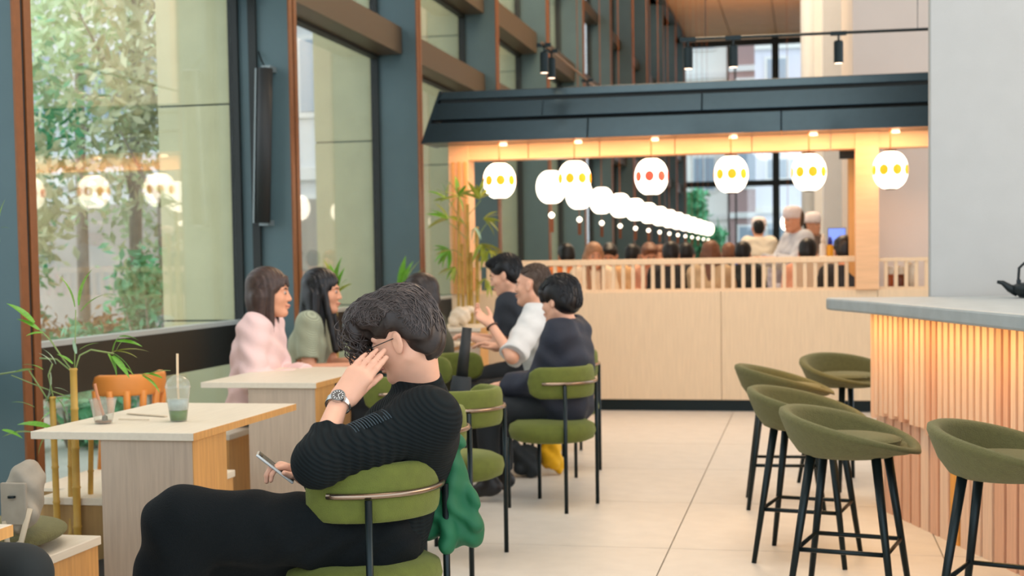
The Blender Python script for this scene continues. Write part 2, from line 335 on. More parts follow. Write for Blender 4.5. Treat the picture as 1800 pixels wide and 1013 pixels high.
def shrub(x, y, r, h, k, n, label, seed):
    t = thing('shrub', label, 'shrub', (x, y, -.02), group='garden shrubs outside'); m = MB()
    for q in range(6): m.tube([(0, 0, 0), (math.cos(q)*r*.5, math.sin(q)*r*.5, h*.8)], [.015, .006], 5)
    ob('stem', m, bark, t); o = ob('foliage', leafcloud(n, (0, 0, h*.55), (r, r, h*.5), .05, seed), LM[k], t); o['kind'] = 'stuff'
shrub(-5.8, 11.6, .55, 1.35, 1, 1500, 'round dark green shrub outside by the foot of the stone pier', 21)
shrub(-6.9, 12.0, .6, .9, 3, 1100, 'low rusty shrub outside in the middle of the window', 22)
shrub(-7.6, 11.4, .6, 1.0, 1, 1100, 'low green shrub outside near the left window edge', 23)
shrub(-5.4, 9.4, .5, .75, 1, 1300, 'grey green shrub outside behind the lower pane, left', 24)
shrub(-6.0, 8.8, .5, .8, 2, 1200, 'pale shrub outside behind the lower pane beside the bamboo', 25)
gw = ob('retaining_wall', MB().box(-16, 18.0, -.02, -5.2, 18.5, 2.2), mat('pale_wall', (190, 184, 178), .9, noise=.1, nscale=1)); tag(gw, 'low pale garden wall behind the trees outside', 'wall')
def block(name, label, x0, x1, y0, y1, h, wallm, nx, nz, zs=3.1, sgn=None, base=0, ww=1.1):
    t = thing(name, label, 'building', (x0, y0, -.02)); ob('wall', MB().box(0, 0, 0, x1-x0, y1-y0, h), wallm, t)
    px = (x1-x0)/nx; pane = mat('dark_blue_pane', (150, 168, 184), .3); fr = mat('white_window_frame', (226, 228, 226), .6)
    fmesh = MB().box(-ww/2, -.08, -.8, ww/2, .0, .8).mesh('window'); fmesh.materials.append(fr)
    pmesh = MB().box(-ww/2+.1, -.1, -.7, -.03, -.06, .7).box(.03, -.1, -.7, ww/2-.1, -.06, .7).mesh('pane'); pmesh.materials.append(pane)
    for i in range(nx):
        for j in range(nz):
            o = link('window', fmesh, None, t, (px*(i+.5), 0, base+1.9+j*zs)); link('pane', pmesh, None, o)
    for j in range(nz): ob('floor_band', MB().box(0, -.12, base+3.1+j*zs-.12, x1-x0, 0, base+3.1+j*zs+.12), fr, t)
    return t
wb = mat('white_render', (214, 218, 220), .9, noise=.04, nscale=1)
block('apartment_building', 'pale block of flats seen through the second window bay', -16, -6.2, 26, 34, 22, wb, 7, 6)
t = block('white_house', 'white building far behind the garden trees, with a faded red band', -34, -16.5, 27, 36, 15, wb, 9, 4)
ob('red_band', MB().box(6.5, -.2, 6.3, 10.6, -.05, 7.2), mat('faded_red_panel', (206, 120, 124), .8), t)
block('tower_block', 'very pale tower at the left of the far window', -9.5, -3.4, 62, 72, 26, mat('near_white_render', (236, 238, 234), .9), 3, 7)
block('brick_building', 'dull pink brick building behind the far window', -3.2, 1.8, 60, 70, 30, mat('dusty_pink_brick', (168, 142, 140), .9, noise=.05), 2, 8, ww=1.9)
block('lilac_building', 'pale lilac white building filling the far window', -1.9, 3.0, 54, 57, 16, mat('pale_lilac_render', (214, 218, 232), .8), 3, 4, ww=.9)
ob_ = ob('street_hedge', leafcloud(2600, (0, 0, 1.9), (.9, .8, 1.7), .2, 77), LM[1], loc=(-4.0, 51, 0)); tag(ob_, 'green street tree beyond the far glazed wall', 'tree', kind='stuff')
# ================================================================ PARTITION, CANOPY, RAIL
YP = 12.0
pt = thing('partition', 'pale oak low partition wall at the back with black plinth', 'partition', (-3.1, YP, 0))
xs = [-3.1, -2.02, -.72, .58, 1.9]
for a, b in zip(xs[:-1], xs[1:]): ob('panel', MB().box(a+3.1+.002, 0, .1, b+3.1-.002, .2, 1.035), panel_m, pt, bevel=.002)
ob('plinth', MB().box(0, .03, 0, 5.0, .18, .1), blk, pt)
for x0, x1, z1, n in ((-3.1, -2.92, 2.36, 0), (.40, .59, 2.36, 0)): ob('post', MB().box(x0+3.1, -.034, 1.035 if n else 1.036, x1+3.1, .2, z1), beam_m, pt, bevel=.004)
for k in range(3): ob('slat', MB().box(.03+k*.055, -.05, 1.04, .055+k*.055, -.02, 2.2), oak_w, pt)
rail_m = panel_m
rl = thing('balustrade', 'light wooden rail with square balusters on the partition', 'railing', (-2.92, YP, 1.035))
ob('top_rail', MB().box(0, .04, .235, 3.32, .10, .285), rail_m, rl, bevel=.004); ob('bottom_rail', MB().box(0, .035, 0, 3.32, .105, .022), rail_m, rl)
bm_ = MB().box(-.015, .05, .022, .015, .09, .235).mesh('baluster'); bm_.materials.append(rail_m)
for k in range(38): link('baluster', bm_, None, rl, (.06+k*.0862, 0, 0))
r2 = thing('balustrade', 'short wooden rail right of the post, with bottles behind it', 'railing', (.59, YP, 1.035))
ob('top_rail', MB().box(0, .04, .235, .5, .10, .265), rail_m, r2); ob('bottom_rail', MB().box(0, .035, 0, .5, .105, .022), rail_m, r2)
for k in range(6): link('baluster', bm_, None, r2, (.06+k*.082, 0, 0))
cp = thing('canopy', 'dark steel canopy with stepped bands over a glowing wood beam', 'canopy', (-3.1, YP, 0))
def band(z0, y0, z1, y1, th, nm, x0=-.13, x1=4.9, ins=0.):
    m = MB(); a, b = x0+ins*.12, x1; sl0 = .045 if x0 < .2 else 0
    m.add([(a-(.0), y0, z0), (b, y0, z0), (b, y1, z1), (a+sl0, y1, z1), (a, .1, z0), (b, .1, z0), (b, .1, z1), (a+sl0, .1, z1)], [(0, 1, 2, 3), (7, 6, 5, 4), (4, 5, 1, 0), (3, 2, 6, 7), (4, 0, 3, 7), (1, 5, 6, 2)]); return ob(nm, m, canopy_m, cp, bevel=.006)
for xa, xb in ((-.13, 1.3), (1.303, 2.9), (2.903, 4.2)): band(2.345, -.40, 2.52, -.33, .02, 'lower_band', xa if xa < 0 else xa-.0, xb)
for xa, xb in ((-.09, .9), (1.65-.75, 2.25), (2.253, 4.2)): band(2.55, -.30, 2.70, -.24, .02, 'upper_band', xa, xb)
band(2.73, -.22, 2.80, -.20, .02, 'top_band', -.04, 4.2)
ob('end_plate', MB().add([(-.145, -.405, 2.34), (-.145, .1, 2.34), (-.03, .1, 2.81), (-.03, -.20, 2.81), (-.12, -.405, 2.34), (-.12, .1, 2.34), (-.005, .1, 2.81), (-.005, -.20, 2.81)], [(0, 1, 2, 3)[::-1], (4, 5, 6, 7), (0, 1, 5, 4), (1, 2, 6, 5), (2, 3, 7, 6), (3, 0, 4, 7)]), canopy_m, cp)
ob('core', MB().box(-.02, -.19, 2.36, 4.2, .1, 2.78), fin_dark, cp)
for a, b in zip([-.0, .72, 1.35, 2.0, 2.65, 3.3], [.72, 1.35, 2.0, 2.65, 3.3, 4.2]):
    ob('beam', MB().box(a+.003, -.02, 2.215, b-.003, .2, 2.37), beam_m, cp, bevel=.003)
for k in range(6): ob('spotlight', MB().lathe([(.03, 0), (.035, -.02), (.02, -.022)], 14, (.52+k*.66, -.12, 2.345)), mat('downlight_glow', (255, 214, 170), .4, emit=2.5), cp)
ob('soffit', MB().box(-.08, -.36, 2.352, 4.2, -.02, 2.362), beam_m, cp)
# lanterns
glow = mat('lantern_paper', (255, 246, 228), .5, emit=2.4, ecol=(255, 244, 222)); dot_y = mat('ochre_dot', (236, 160, 20), .6, emit=.8, ecol=(240, 150, 10)); dot_r = mat('red_dot', (226, 84, 60), .6, emit=.7, ecol=(232, 74, 50))
cap_m = mat('dark_wood_cap', (60, 36, 22), .5); cord_m = mat('brown_cord', (150, 84, 40), .7)
prof = [(.05, -.15)]+[(.141*math.cos(a)**.8, .156*math.sin(a)) for a in np.linspace(-1.2, 1.2, 17)]+[(.05, .15)]
globe = MB().lathe(prof, 32).mesh('globe', True)
def dots(kind, rot):
    m = MB()
    for k in range(10):
        col_ = 'r' if k % 10 in ((7, 8, 9) if kind == 'y' else (0, 1, 2, 3, 4, 5, 6, 7, 8, 9)) else 'y'
        yield k, col_
def dotmesh(a):
    m = MB(); pts = []; c = np.array([math.cos(a), math.sin(a), 0]); s = np.array([-math.sin(a), math.cos(a), 0]); n = 16
    for j in range(n):
        q = 2*PI*j/n; u_ = math.cos(q)*.039; v_ = math.sin(q)*.044
        rr = .1425*(1-.4*(v_/.156)**2); d_ = nrm(c*math.sqrt(max(0, rr*rr-u_*u_))+s*u_); pts.append(d_*rr+np.array([0, 0, v_]))
    m.add(pts+[c*.1440], [(j, (j+1) % n, n) for j in range(n)]); m.add([p*1.0 for p in [x*.99 for x in pts]]+[c*.139], [((j+1) % n, j, n) for j in range(n)]); return m
def lantern(x, y, z, kind, label, rot, group, topz=2.36):
    t = thing('paper_lantern', label, 'lantern', (x, y, z), group=group)
    link('shade', globe, glow, t)
    ob('top_cap', MB().lathe([(.052, .149), (.052, .166), (.02, .168)], 20), cap_m, t); ob('bottom_cap', MB().lathe([(.038, -.158), (.046, -.148)], 20), cap_m, t)
    ob('cord', MB().tube([(0, 0, .166), (0, 0, topz-z)], .005, 6), cord_m, t)
    if kind:
        for k in range(8):
            a = rot+k*PI/4; yel = (kind == 'y' and k not in (3, 4)) or (kind == 'r' and k in (4,)); ob('dot', dotmesh(a), dot_y if yel else dot_r, t)
lab = ['at the left end, nearest the bamboo and wooden post', 'second from the left under the canopy', 'with red dots, third from the left under the canopy', 'fourth from the left under the canopy', 'just left of the right-hand wooden post', 'right of the right-hand wooden post, by the white column']
for i, x in enumerate((878, 1010, 1145, 1285, 1422, 1565)):
    p = onY(x, (319, 314, 310, 307, 303, 299)[i], 11.75)
    lantern(p[0], 11.75, 2.013, 'r' if i == 2 else 'y', 'white lantern with coloured dots, '+lab[i] if i != 2 else 'white paper lantern '+lab[i], -PI/2-.25+.12*i-(.25 if i == 0 else 0), 'dotted lanterns under the canopy')
g2 = 'plain lanterns in a receding row beyond the partition'
for k in range(14):
    y = 12.75+k*1.62
    nm = ['nearest of the receding row', 'second of the receding row', 'third of the receding row', 'fourth of the receding row'][k] if k < 4 else 'among the distant ones merging at the far end of the row'
    t = thing('globe_lantern', 'plain white globe lantern, %s' % nm, 'lantern', (-2.32, y, 2.0), group=g2 if k > 3 else 'nearer globe lanterns beyond the partition')
    link('shade', globe, glow, t)
    ob('cord', MB().tube([(0, 0, .15), (0, 0, 6.27)], .004, 6), cord_m, t)
    ob('bead', MB().lathe([(.002, -.03), (.022, -.018), (.03, 0), (.022, .018), (.002, .03)], 12, (0, 0, -.26)), glow, t, smooth=True)
    ob('bead_cord', MB().tube([(0, 0, -.16), (0, 0, -.23)], .003, 5), cord_m, t)
    ob('paper_strip', MB().box(-.018, -.003, -.42, .018, .003, -.29), mat('brown_strip', (110, 64, 36), .7), t)
p = P(1385, 392, 27)
lantern(p[0], p[1], p[2], None, 'lone small globe lantern far beyond the partition on the right', 0, None, 8.26)
# black speaker, monitor, track lights
p = onY(1489, 270, 12.25); t = thing('loudspeaker', 'small black speaker fixed beside the right-hand wooden post', 'speaker', (p[0], 12.25, p[2]))
ob('cabinet', MB().box(-.065, -.05, -.045, .065, .05, .045), blk, t, bevel=.005); ob('bracket', MB().box(-.01, -.01, .045, .01, .01, .10), blk, t); ob('grille', MB().box(-.055, -.053, -.035, .055, -.05, .035), fin_dark, t)
def track(label, a, b, spots, up):
    a = np.array(a); b = np.array(b); t = thing('track_light', label, 'track light', tuple(a)); d = nrm(b-a)
    ob('rail', MB().tube([a*0, b-a], .012, 6), blk if up != 'br' else mat('bronze_rail', (120, 92, 70), .4, .5), t)
    for s_ in spots:
        q = a+(b-a)*s_-a; o = ob('spot', MB().lathe([(.034, -.23), (.036, -.22), (.036, -.07), (.03, -.06)], 14, tuple(q)), blk, t, smooth=False)
        ob('lens', MB().lathe([(.001, -.232), (.031, -.2305)], 14, tuple(q)), mat('spot_glow', (255, 220, 190), .4, emit=3), o)
        ob('stem', MB().tube([q, q+np.array([0, 0, -.07])], .008, 6).box(q[0]-.06, q[1]-.012, q[2]-.02, q[0]+.06, q[1]+.012, q[2]+.012), blk, o)
    for s_ in (.08, .9): q = (b-a)*s_; ob('wire', MB().tube([q, q+np.array([0, 0, 5.2])], .0025, 4), blk, t)
track('black track rail with spot lamps above the canopy', onY(1205, 69, 11), onY(1660, 50, 11), (.01, .19, .60, .99), '')
track('bronze track rail with spot lamps running back above the canopy', (-2.10, 11.2, 3.09), (-2.13, 16.2, 3.1), (.02, .09, .5), 'br')
# ================================================================ COUNTER
ct = thing('bar_counter', 'curved bar counter with grey top over vertical oak slats', 'counter', (.37, 7.6, 0))
def W(x, y, z=0): return (x-.37, y-7.6, z)
top = [(.13, 7.74), (.10, 7.70), (.115, 7.6), (.30, 7.08), (.78, 5.40), (1.50, 3.0), (2.6, 2.9), (3.2, 7.71), (.64, 7.71)]
ob('worktop', MB().prism([(x-.37, y-7.6) for x, y in top], 1.035, 1.1), conc, ct, bevel=.012)
pth = [(.80, 7.66), (.62, 7.665), (.50, 7.66), (.42, 7.62), (.375, 7.54), (.375, 7.46)]
for k in range(80): pth.append((.375+.33*(k+1)*.05, 7.46-(k+1)*.05))
pth = [np.array(q) for q in pth]; ln = [0.]
for a, b in zip(pth[:-1], pth[1:]): ln.append(ln[-1]+float(np.linalg.norm(b-a)))
def atp(s):
    i = min(max(int(np.searchsorted(ln, s))-1, 0), len(pth)-2); t_ = (s-ln[i])/(ln[i+1]-ln[i]); d = nrm(pth[i+1]-pth[i]); return pth[i]+(pth[i+1]-pth[i])*t_, d
core = [tuple(q+np.array([.05, .0])) for q in pth[2:]]
ob('core', MB().prism([(x-.37, y-7.6) for x, y in core]+[(3.0-.37, core[-1][1]-7.6), (3.0-.37, 7.6-7.6)], .0, 1.035), mat('counter_core', (170, 128, 90), .8), ct)
def slat(s, w_, z0, z1, off, th, mm):
    q, d = atp(s); n2 = np.array([d[1], -d[0]]); n2 = n2 if n2[0] < 0 or n2[1] > .9 else -n2
    cx, cy = q+n2*off; ob('slat', MB().obox((cx-.37, cy-7.6, (z0+z1)/2), (w_/2, th/2, (z1-z0)/2), [[d[0], d[1], 0], [n2[0], n2[1], 0], [0, 0, 1]]), mm, ct)
s = .04; k = 0; rg = random.Random(4)
while s < 4.2:
    slat(s, .088, .0, .62, .0, .03, slat_o if k in (4, 13, 21, 27) else (slat_p if rg.random() < .4 else slat_m)); s += .112; k += 1
s = .02; k = 0
while s < 4.2:
    slat(s, .042, .50+rg.choice([-.025, 0, .02]), 1.034, .03, .034, slat_p if rg.random() < .75 else slat_m); s += .066; k += 1
area('under_counter_strip', (.43, 6.65, 1.03), (.36, 6.6, 0), .02, 2.6, 7, (1, .52, .12)).rotation_euler = (0, math.radians(-12), math.radians(17.5))
# teapot
tp = G(1796, 523, 1.1); t = thing('teapot', 'black iron teapot with arched handle and copper lid on the counter', 'teapot', (tp[0]+.06, 7.35, 1.1)); iron = mat('cast_iron', (22, 32, 34), .4, .4, bump=.3)
ob('body', MB().lathe([(.06, 0), (.085, .004), (.115, .035), (.12, .055), (.105, .07), (.06, .078)], 28), iron, t, smooth=True)
ob('spout', MB().tube([(-.09, 0, .035), (-.13, 0, .05), (-.165, 0, .078), (-.19, 0, .082)], [.03, .02, .012, .008], 10), iron, t, smooth=True)
ob('handle', MB().tube([(-.085+.0, 0, .07), (-.088, 0, .10), (-.085, 0, .15), (-.06, 0, .175), (0, 0, .182), (.06, 0, .175), (.085, 0, .15), (.088, 0, .07)], .007, 8), iron, t, smooth=True)
ob('lug', MB().box(-.097, -.01, .062, -.077, .01, .092).box(.077, -.01, .062, .097, .01, .092), iron, t)
ld = ob('lid', MB().lathe([(.058, .077), (.06, .085), (.05, .108), (.02, .112), (.001, .112)], 24), mat('copper_lid', (214, 130, 50), .25, .9), t, smooth=True)
ob('knob', MB().lathe([(.006, .112), (.008, .128), (.001, .13)], 10), iron, ld)
# ================================================================ FURNITURE
def table(x0, y0, label, x1=None, y1=None, z=.74, px0=None, g='square-edged oak tables'):
    x1 = x1 or x0+.63; y1 = y1 or y0+1.0; t = thing('dining_table', label, 'table', (x0, y0, 0), group=g)
    ob('tabletop', MB().box(0, 0, z-.028, x1-x0, y1-y0, z), oak_t, t, bevel=.002)
    ob('warm_lit_edge', MB().box(x1-x0, .0, z-.0275, x1-x0+.0015, y1-y0, z-.001), oak_w, t)  # right edge only, warm lamplight put into its colour
    px = (px0-x0) if px0 else .25
    ob('pedestal', MB().box(px, .015, 0, x1-x0-.012, .30, z-.028), oak, t, bevel=.002); ob('pedestal_lit_side', MB().box(x1-x0-.012, .015, 0, x1-x0-.009, .30, z-.028), oak_w, t)  # thin sheet on the right face carries warm lamplight as colour
table(-2.735, 4.5, 'pale table with two takeaway cups on it, nearest bamboo', -2.105, 5.5, px0=-2.47)
table(-2.975, 6.46, 'empty pale table between the cup table and the seated women', -2.365, 7.46, px0=-2.73)
table(-2.96, 8.86, 'table in front of the long-haired woman, holding a dish and cup', -2.365, 9.86)
table(-3.1, 10.77, 'furthest table, by the back bamboo, with crumpled bags on it', -2.547, 11.5, z=.79)
p0 = G(22, 922, .74)
table(p0[0]-.7, p0[1]-1.0, 'corner of a table at the lower left edge of the picture', p0[0], p0[1])
def bench(x0, x1, y0, y1, label):
    t = thing('bench', label, 'bench', (x0, y0, 0), group='wooden benches along the window')
    ob('seat_board', MB().box(0, 0, .39, x1-x0, y1-y0, .42), oak_t, t, bevel=.003); ob('front_panel', MB().box(x1-x0-.03, .01, 0, x1-x0-.008, y1-y0-.01, .39), oak_w, t); ob('end_panel', MB().box(.01, y1-y0-.03, 0, x1-x0-.03, y1-y0-.01, .39)  , oak, t); ob('end_panel', MB().box(.01, .01, 0, x1-x0-.03, .03, .39), mat('tan_board', (156, 124, 76), .7, noise=.15, nscale=6, stretch=(6, 6, .8)), t)
bench(-2.95, -2.337, 2.6, 4.26, 'wooden bench at lower left carrying an olive cushion')
bench(-2.98, -2.48, 4.95, 5.72, 'short wooden bench behind the pedestal of the cup table')
bench(-3.62, -3.02, 6.9, 9.3, 'bench along the window where the two women sit')
def cushion(x, y, z, rx, ry, label, h=.05):
    pr = [ell((0, 0, h/2), (rx, ry, h*.62), k=.01)]
    me = surf('seat_cushion', pr, (-rx-.02, -ry-.02, -.04), (rx+.02, ry+.02, h+.05), .007); o = link('seat_cushion', me, boucle, None, (x, y, z+.012)); tag(o, label, 'cushion', 'olive seat cushions on benches')
cushion(-2.56, 3.98, .425, .21, .27, 'plump olive cushion on the bench at lower left', .07)
cushion(-2.70, 5.47, .425, .20, .25, 'grey green cushion on the short bench behind the cup table', .05)
# green chair
def padsweep(r, z0, z1, th, a0, a1, n=30):
    m = MB(); hz = (z1-z0)/2; zc = (z0+z1)/2; K = 16; vs = []
    for i in range(n+1):
        u_ = i/n; a = a0+(a1-a0)*u_; e = min(u_, 1-u_)*(a1-a0)*r; sc = math.sqrt(max(.0004, 1-(1-min(1, e/hz))**2)); st_ = math.sqrt(max(.002, 1-(1-min(1, e/(th*.8)))**2))
        for j in range(K):
            q = 2*PI*j/K; cx = math.copysign(abs(math.cos(q))**.55, math.cos(q))*th/2*st_; cz = math.copysign(abs(math.sin(q))**.6, math.sin(q))*hz*sc
            vs.append(((r+cx)*math.cos(a), (r+cx)*math.sin(a), zc+cz))
    fs = [(i*K+j, (i+1)*K+j, (i+1)*K+(j+1) % K, i*K+(j+1) % K) for i in range(n) for j in range(K)]+[tuple(range(K)), tuple(n*K+j for j in range(K-1, -1, -1))]
    return m.add(vs, fs)
def make_chair(loc, rz, label):
    # local: faces -X, backrest towards +X
    t = thing('dining_chair', label, 'chair', loc, rz, 'green upholstered dining chairs')
    ob('seat', MB().lathe([(.02, .36), (.19, .36), (.225, .375), (.235, .41), (.228, .445), (.19, .465), (.02, .472)], 36), velvet, t, smooth=True)
    ob('backrest', padsweep(.205, .598, .765, .052, -1.7, 1.7), velvet, t, smooth=True)
    ob('back_rail', MB().tube([(.238*math.cos(a), .238*math.sin(a), .68) for a in np.linspace(-1.25, 1.25, 24)], .009, 8), brass, t, smooth=True)
    for sx, sy, h in ((.18, -.17, .67), (.18, .17, .67), (-.18, -.16, .38), (-.18, .16, .38)):
        if h > .5: l_ = MB().tube([(sx*1.0, sy, 0), (sx*1.0, sy, h)], .0105, 10)
        else: l_ = MB().tube([(sx, sy, 0), (sx, sy, h)], .0105, 10)
        ob('leg', l_, blk, t, smooth=True)
    return t
ch = make_chair((-1.285, 3.875, 0), -.42, 'green chair holding the man in the black sweater')
KIDS[ch.name] = [x for x in bpy.data.objects if x.parent == ch]
for x, y, r, l in ((-1.53, 5.2, -.3, 'empty green chair right behind the man in black, with dark green jacket hanging'), (-1.56, 6.0, -.25, 'empty green chair with rounded top, seen edge-on behind the first empty chair'),
                   (-1.345, 7.32, -.35, 'green chair holding the boy in the dark jacket, in the aisle'), (-1.50, 8.5, -.3, 'green chair mostly hidden behind the boy, holding the man in white'),
                   (-1.75, 9.35, -.2, 'green chair under the man in the dark T-shirt'), (-2.08, 6.72, -.2, 'green chair tucked against the empty table, behind the raised hand'), (-2.02, 8.1, 2.9, 'green chair by the middle table, behind the head of the man in black')):
    c = copytree(ch, (x, y, 0), r, l)
# bar stools
def make_stool(loc, rz, label):
    # local: opening faces +X, back at -X
    t = thing('bar_stool', label, 'bar stool', loc, rz, 'moss green bucket bar stools'); n = 56; m = MB(); vs = []
    def rim(a): c = -math.cos(a); return .61+.145*(.5+.5*c)**.75*1.0
    rings = []
    for ri in range(14):
        for k in range(n):
            a = 2*PI*k/n; h = rim(a); z0 = .575
            T = [(.02, z0), (.145, z0), (.168, z0+.012), (.200, z0+(h-z0)*.35), (.222, z0+(h-z0)*.7), (.232, h-.022), (.230, h-.006), (.215, h), (.198, h-.008), (.190, h-.025), (.186, .62), (.17, .605), (.1, .60), (.01, .60)][ri]
            vs.append((T[0]*math.cos(a)*1.13, T[0]*math.sin(a)*1.16, max(T[1], .6) if ri > 9 else T[1]))
    fs = [(i*n+k, i*n+(k+1) % n, (i+1)*n+(k+1) % n, (i+1)*n+k) for i in range(13) for k in range(n)]+[tuple(range(n-1, -1, -1)), tuple(13*n+k for k in range(n))]
    ob('bucket', m.add(vs, fs), boucle, t, smooth=True)
    sc = ob('seat_cushion', MB().lathe([(.01, .60), (.165, .602), (.185, .612), (.19, .628), (.18, .642), (.14, .65), (.01, .655)], 40), boucle, t, smooth=True)
    ob('piping', MB().tube([(.188*math.cos(a), .188*math.sin(a), .634) for a in np.linspace(0, 2*PI, 49)], .005, 6), boucle, sc, smooth=True)
    f = []
    for sx, sy in ((-1, -1), (1, -1), (1, 1), (-1, 1)):
        a_ = np.array([sx*.12, sy*.12, .58]); b_ = np.array([sx*.195, sy*.195, 0]); ob('leg', MB().tube([a_, b_], [.0185, .011], 12), blk, t, smooth=True)
        f.append(a_+(b_-a_)*.60)
        ob('glide', MB().lathe([(.008, 0), (.008, .008)], 8, (b_[0], b_[1], 0)), mat('pale_glide', (210, 206, 196), .5), t)
    ob('foot_ring', MB().tube([f[0], f[1], f[2], f[3], f[0]], .009, 8), blk, t, smooth=True)
    return t
st = make_stool((.155, 5.38, 0), -.22, 'front middle bar stool, second nearest, its back to the aisle'); KIDS[st.name] = [x for x in bpy.data.objects if x.parent == st]
for x, y, r, l in ((.0, 6.20, -.2, 'bar stool whose back shows between the front middle stool and the leftmost one'), (-.12, 7.52, .05, 'leftmost bar stool, furthest from the slatted counter'),
                   (.22, 8.20, -.95, 'rearmost bar stool, cut off by the counter corner'), (.66, 4.90, -.35, 'bar stool at the right edge of the picture, against the slats')):
    copytree(st, (x, y, 0), r, l)
# ================================================================ SMALL THINGS
c1 = G(182, 745, .74); t = thing('plastic_cup', 'empty clear plastic cup with a brown straw, left on the table', 'cup', (c1[0], c1[1], .741))
ob('cup_wall', MB().lathe([(.032, 0), (.049, .088), (.052, .09), (.050, .093), (.0475, .09), (.0305, .003), (.001, .003)], 28, closed=True), cupg, t, smooth=True)
ob('dregs', MB().lathe([(.0005, .004), (.030, .004), (.031, .012), (.0005, .012)], 18), mat('tea_dregs', (136, 92, 56), .3), t)
ob('tea_leaves', MB().lathe([(.001, .011), (.012, .013), (.010, .028), (.002, .034)], 7, (.012, -.01, 0)), mat('dark_leaves', (52, 56, 34), .8), t)
ob('straw', MB().tube([(.008, 0, .006), (-.02, -.005, .11), (-.028, -.005, .15)], .0055, 8), mat('brown_straw', (190, 124, 84), .5), t)
c2 = G(314, 741, .74); t = thing('iced_drink', 'domed plastic cup of layered green tea with paper straw', 'drink', (c2[0], c2[1], .741))
ob('cup_wall', MB().lathe([(.031, 0), (.046, .125), (.049, .127), (.047, .130), (.0445, .127), (.0295, .003), (.001, .003)], 28, closed=True), cupg, t, smooth=True)
ob('dome_lid', MB().lathe([(.049, .128)]+[(.047*math.cos(a), .13+.045*math.sin(a)) for a in np.linspace(0, 1.35, 8)], 28, closed=True), cupg, t, smooth=True)
ob('green_layer', MB().lathe([(.001, .004), (.0300, .004), (.0345, .042), (.001, .042)], 24), mat('matcha', (72, 112, 24), .4), t, smooth=True)
ob('milk_layer', MB().lathe([(.001, .0425), (.0345, .0425), (.0395, .083), (.001, .083)], 24), mat('milky_ice', (172, 184, 180), .35, noise=.15, nscale=60), t, smooth=True)
ob('straw', MB().tube([(0, .008, .01), (-.002, .004, .13), (.002, .0, .255)], .005, 8), mat('paper_straw', (222, 196, 160), .6), t)
for a, b, l in (((209, 738), (262, 739), 'thin pale stirrer lying near the empty cup'), ((225, 728), (292, 733), 'paper wrapper lying across the table behind the cups')):
    p, q = G(*a, .742), G(*b, .742); o = ob('paper_wrapper' if 'wrapper' in l else 'wooden_stirrer', MB().obox(((p+q)/2)+np.array([0, 0, .002]), (np.linalg.norm(q-p)/2, .008 if 'wrapper' in l else .003, .0015), [nrm(q-p), nrm(np.cross([0, 0, 1], q-p)), [0, 0, 1]]), mat('napkin_paper', (196, 180, 156), .8)); tag(o, l, 'wrapper' if 'wrapper' in l else 'stirrer')
# dish and cup on women's table
p = G(652, 618, .745); t = thing('serving_dish', 'white oval dish with food on a small raised stand', 'dish', (p[0]-.1, 9.15, .74))
ob('plate', MB().lathe([(.02, .05), (.09, .055), (.13, .07), (.132, .074), (.09, .062), (.01, .058)], 28), mat('white_china', (222, 216, 208), .3), t, smooth=True)
ob('stand', MB().tube([(-.07, 0, 0), (-.07, 0, .055)], .008, 8).tube([(.07, 0, 0), (.07, 0, .055)], .008, 8).tube([(0, .07, 0), (0, .07, .055)], .008, 8), oak_w, t)
ob('food', MB().lathe([(.08, .064), (.07, .085), (.03, .1), (.001, .102)], 12), mat('pale_food', (214, 190, 150), .7, noise=.2, nscale=50), t, smooth=True)
p = G(588, 622, .745); t = thing('glass_bottle', 'small clear jar with orange drink in front of the long-haired woman', 'bottle', (-2.86, 9.05, .74))
ob('body', MB().lathe([(.03, 0), (.034, .01), (.034, .08), (.02, .1), (.02, .12)], 20), mat('orange_drink', (206, 120, 50), .2), t, smooth=True); ob('cap', MB().lathe([(.022, .12), (.022, .135)], 16), white_p, t)
t = thing('blue_cup', 'small dark blue cup on the women\'s table beneath the dish', 'cup', (-2.66, 8.93, .74)); ob('body', MB().lathe([(.02, 0), (.032, .02), (.036, .06), (.03, .058), (.018, .01)], 20), mat('cobalt_glaze', (36, 48, 120), .2), t, smooth=True); ob('foot', MB().lathe([(.018, -.0), (.02, .004)], 16), white_p, t)
p = G(795, 602, .745); t = thing('small_plate', 'pale plate on the middle table behind the seated man\'s neck', 'plate', (-2.5, 9.4, .74)); ob('rim', MB().lathe([(.04, 0), (.08, .012), (.11, .018), (.08, .016), (.01, .006)], 24), mat('white_china', (222, 216, 208)), t, smooth=True); ob('napkin', MB().box(-.05, -.03, .012, .05, .04, .02), white_p, t)
def blob(name, loc, r, m, label, cat, seed, st=.008, n=7):
    rg = np.random.RandomState(seed); pr = [ell((0, 0, r[2]*.5), np.array(r)*.7, k=.03)]
    for i in range(n): pr.append(ell(rg.uniform(-.6, .6, 3)*r+np.array([0, 0, r[2]*.5]), np.array(r)*rg.uniform(.25, .55, 3), k=.03))
    pr.append(('w', 0, lambda p: .006*np.sin(p[:, 0]*60+p[:, 1]*37)*np.sin(p[:, 2]*70+p[:, 1]*20)))
    me = surf(name, pr, -np.array(r)*1.5, np.array(r)*1.6+np.array([0, 0, r[2]]), st); o = link(name, me, m, None, loc); lo = min(v.co.z for v in me.vertices); o.location.z = loc[2]-lo+.001; return tag(o, label, cat)
blob('paper_bag', (-2.78, 11.05, .79), (.12, .10, .10), mat('cream_plastic', (224, 206, 180), .5), 'crumpled cream bag on the furthest table by the bamboo', 'bag', 3)
blob('paper_bag', (-2.98, 10.95, .79), (.08, .08, .07), mat('white_paper', (214, 220, 226), .6), 'small white crumpled paper left of the cream bag', 'bag', 5)
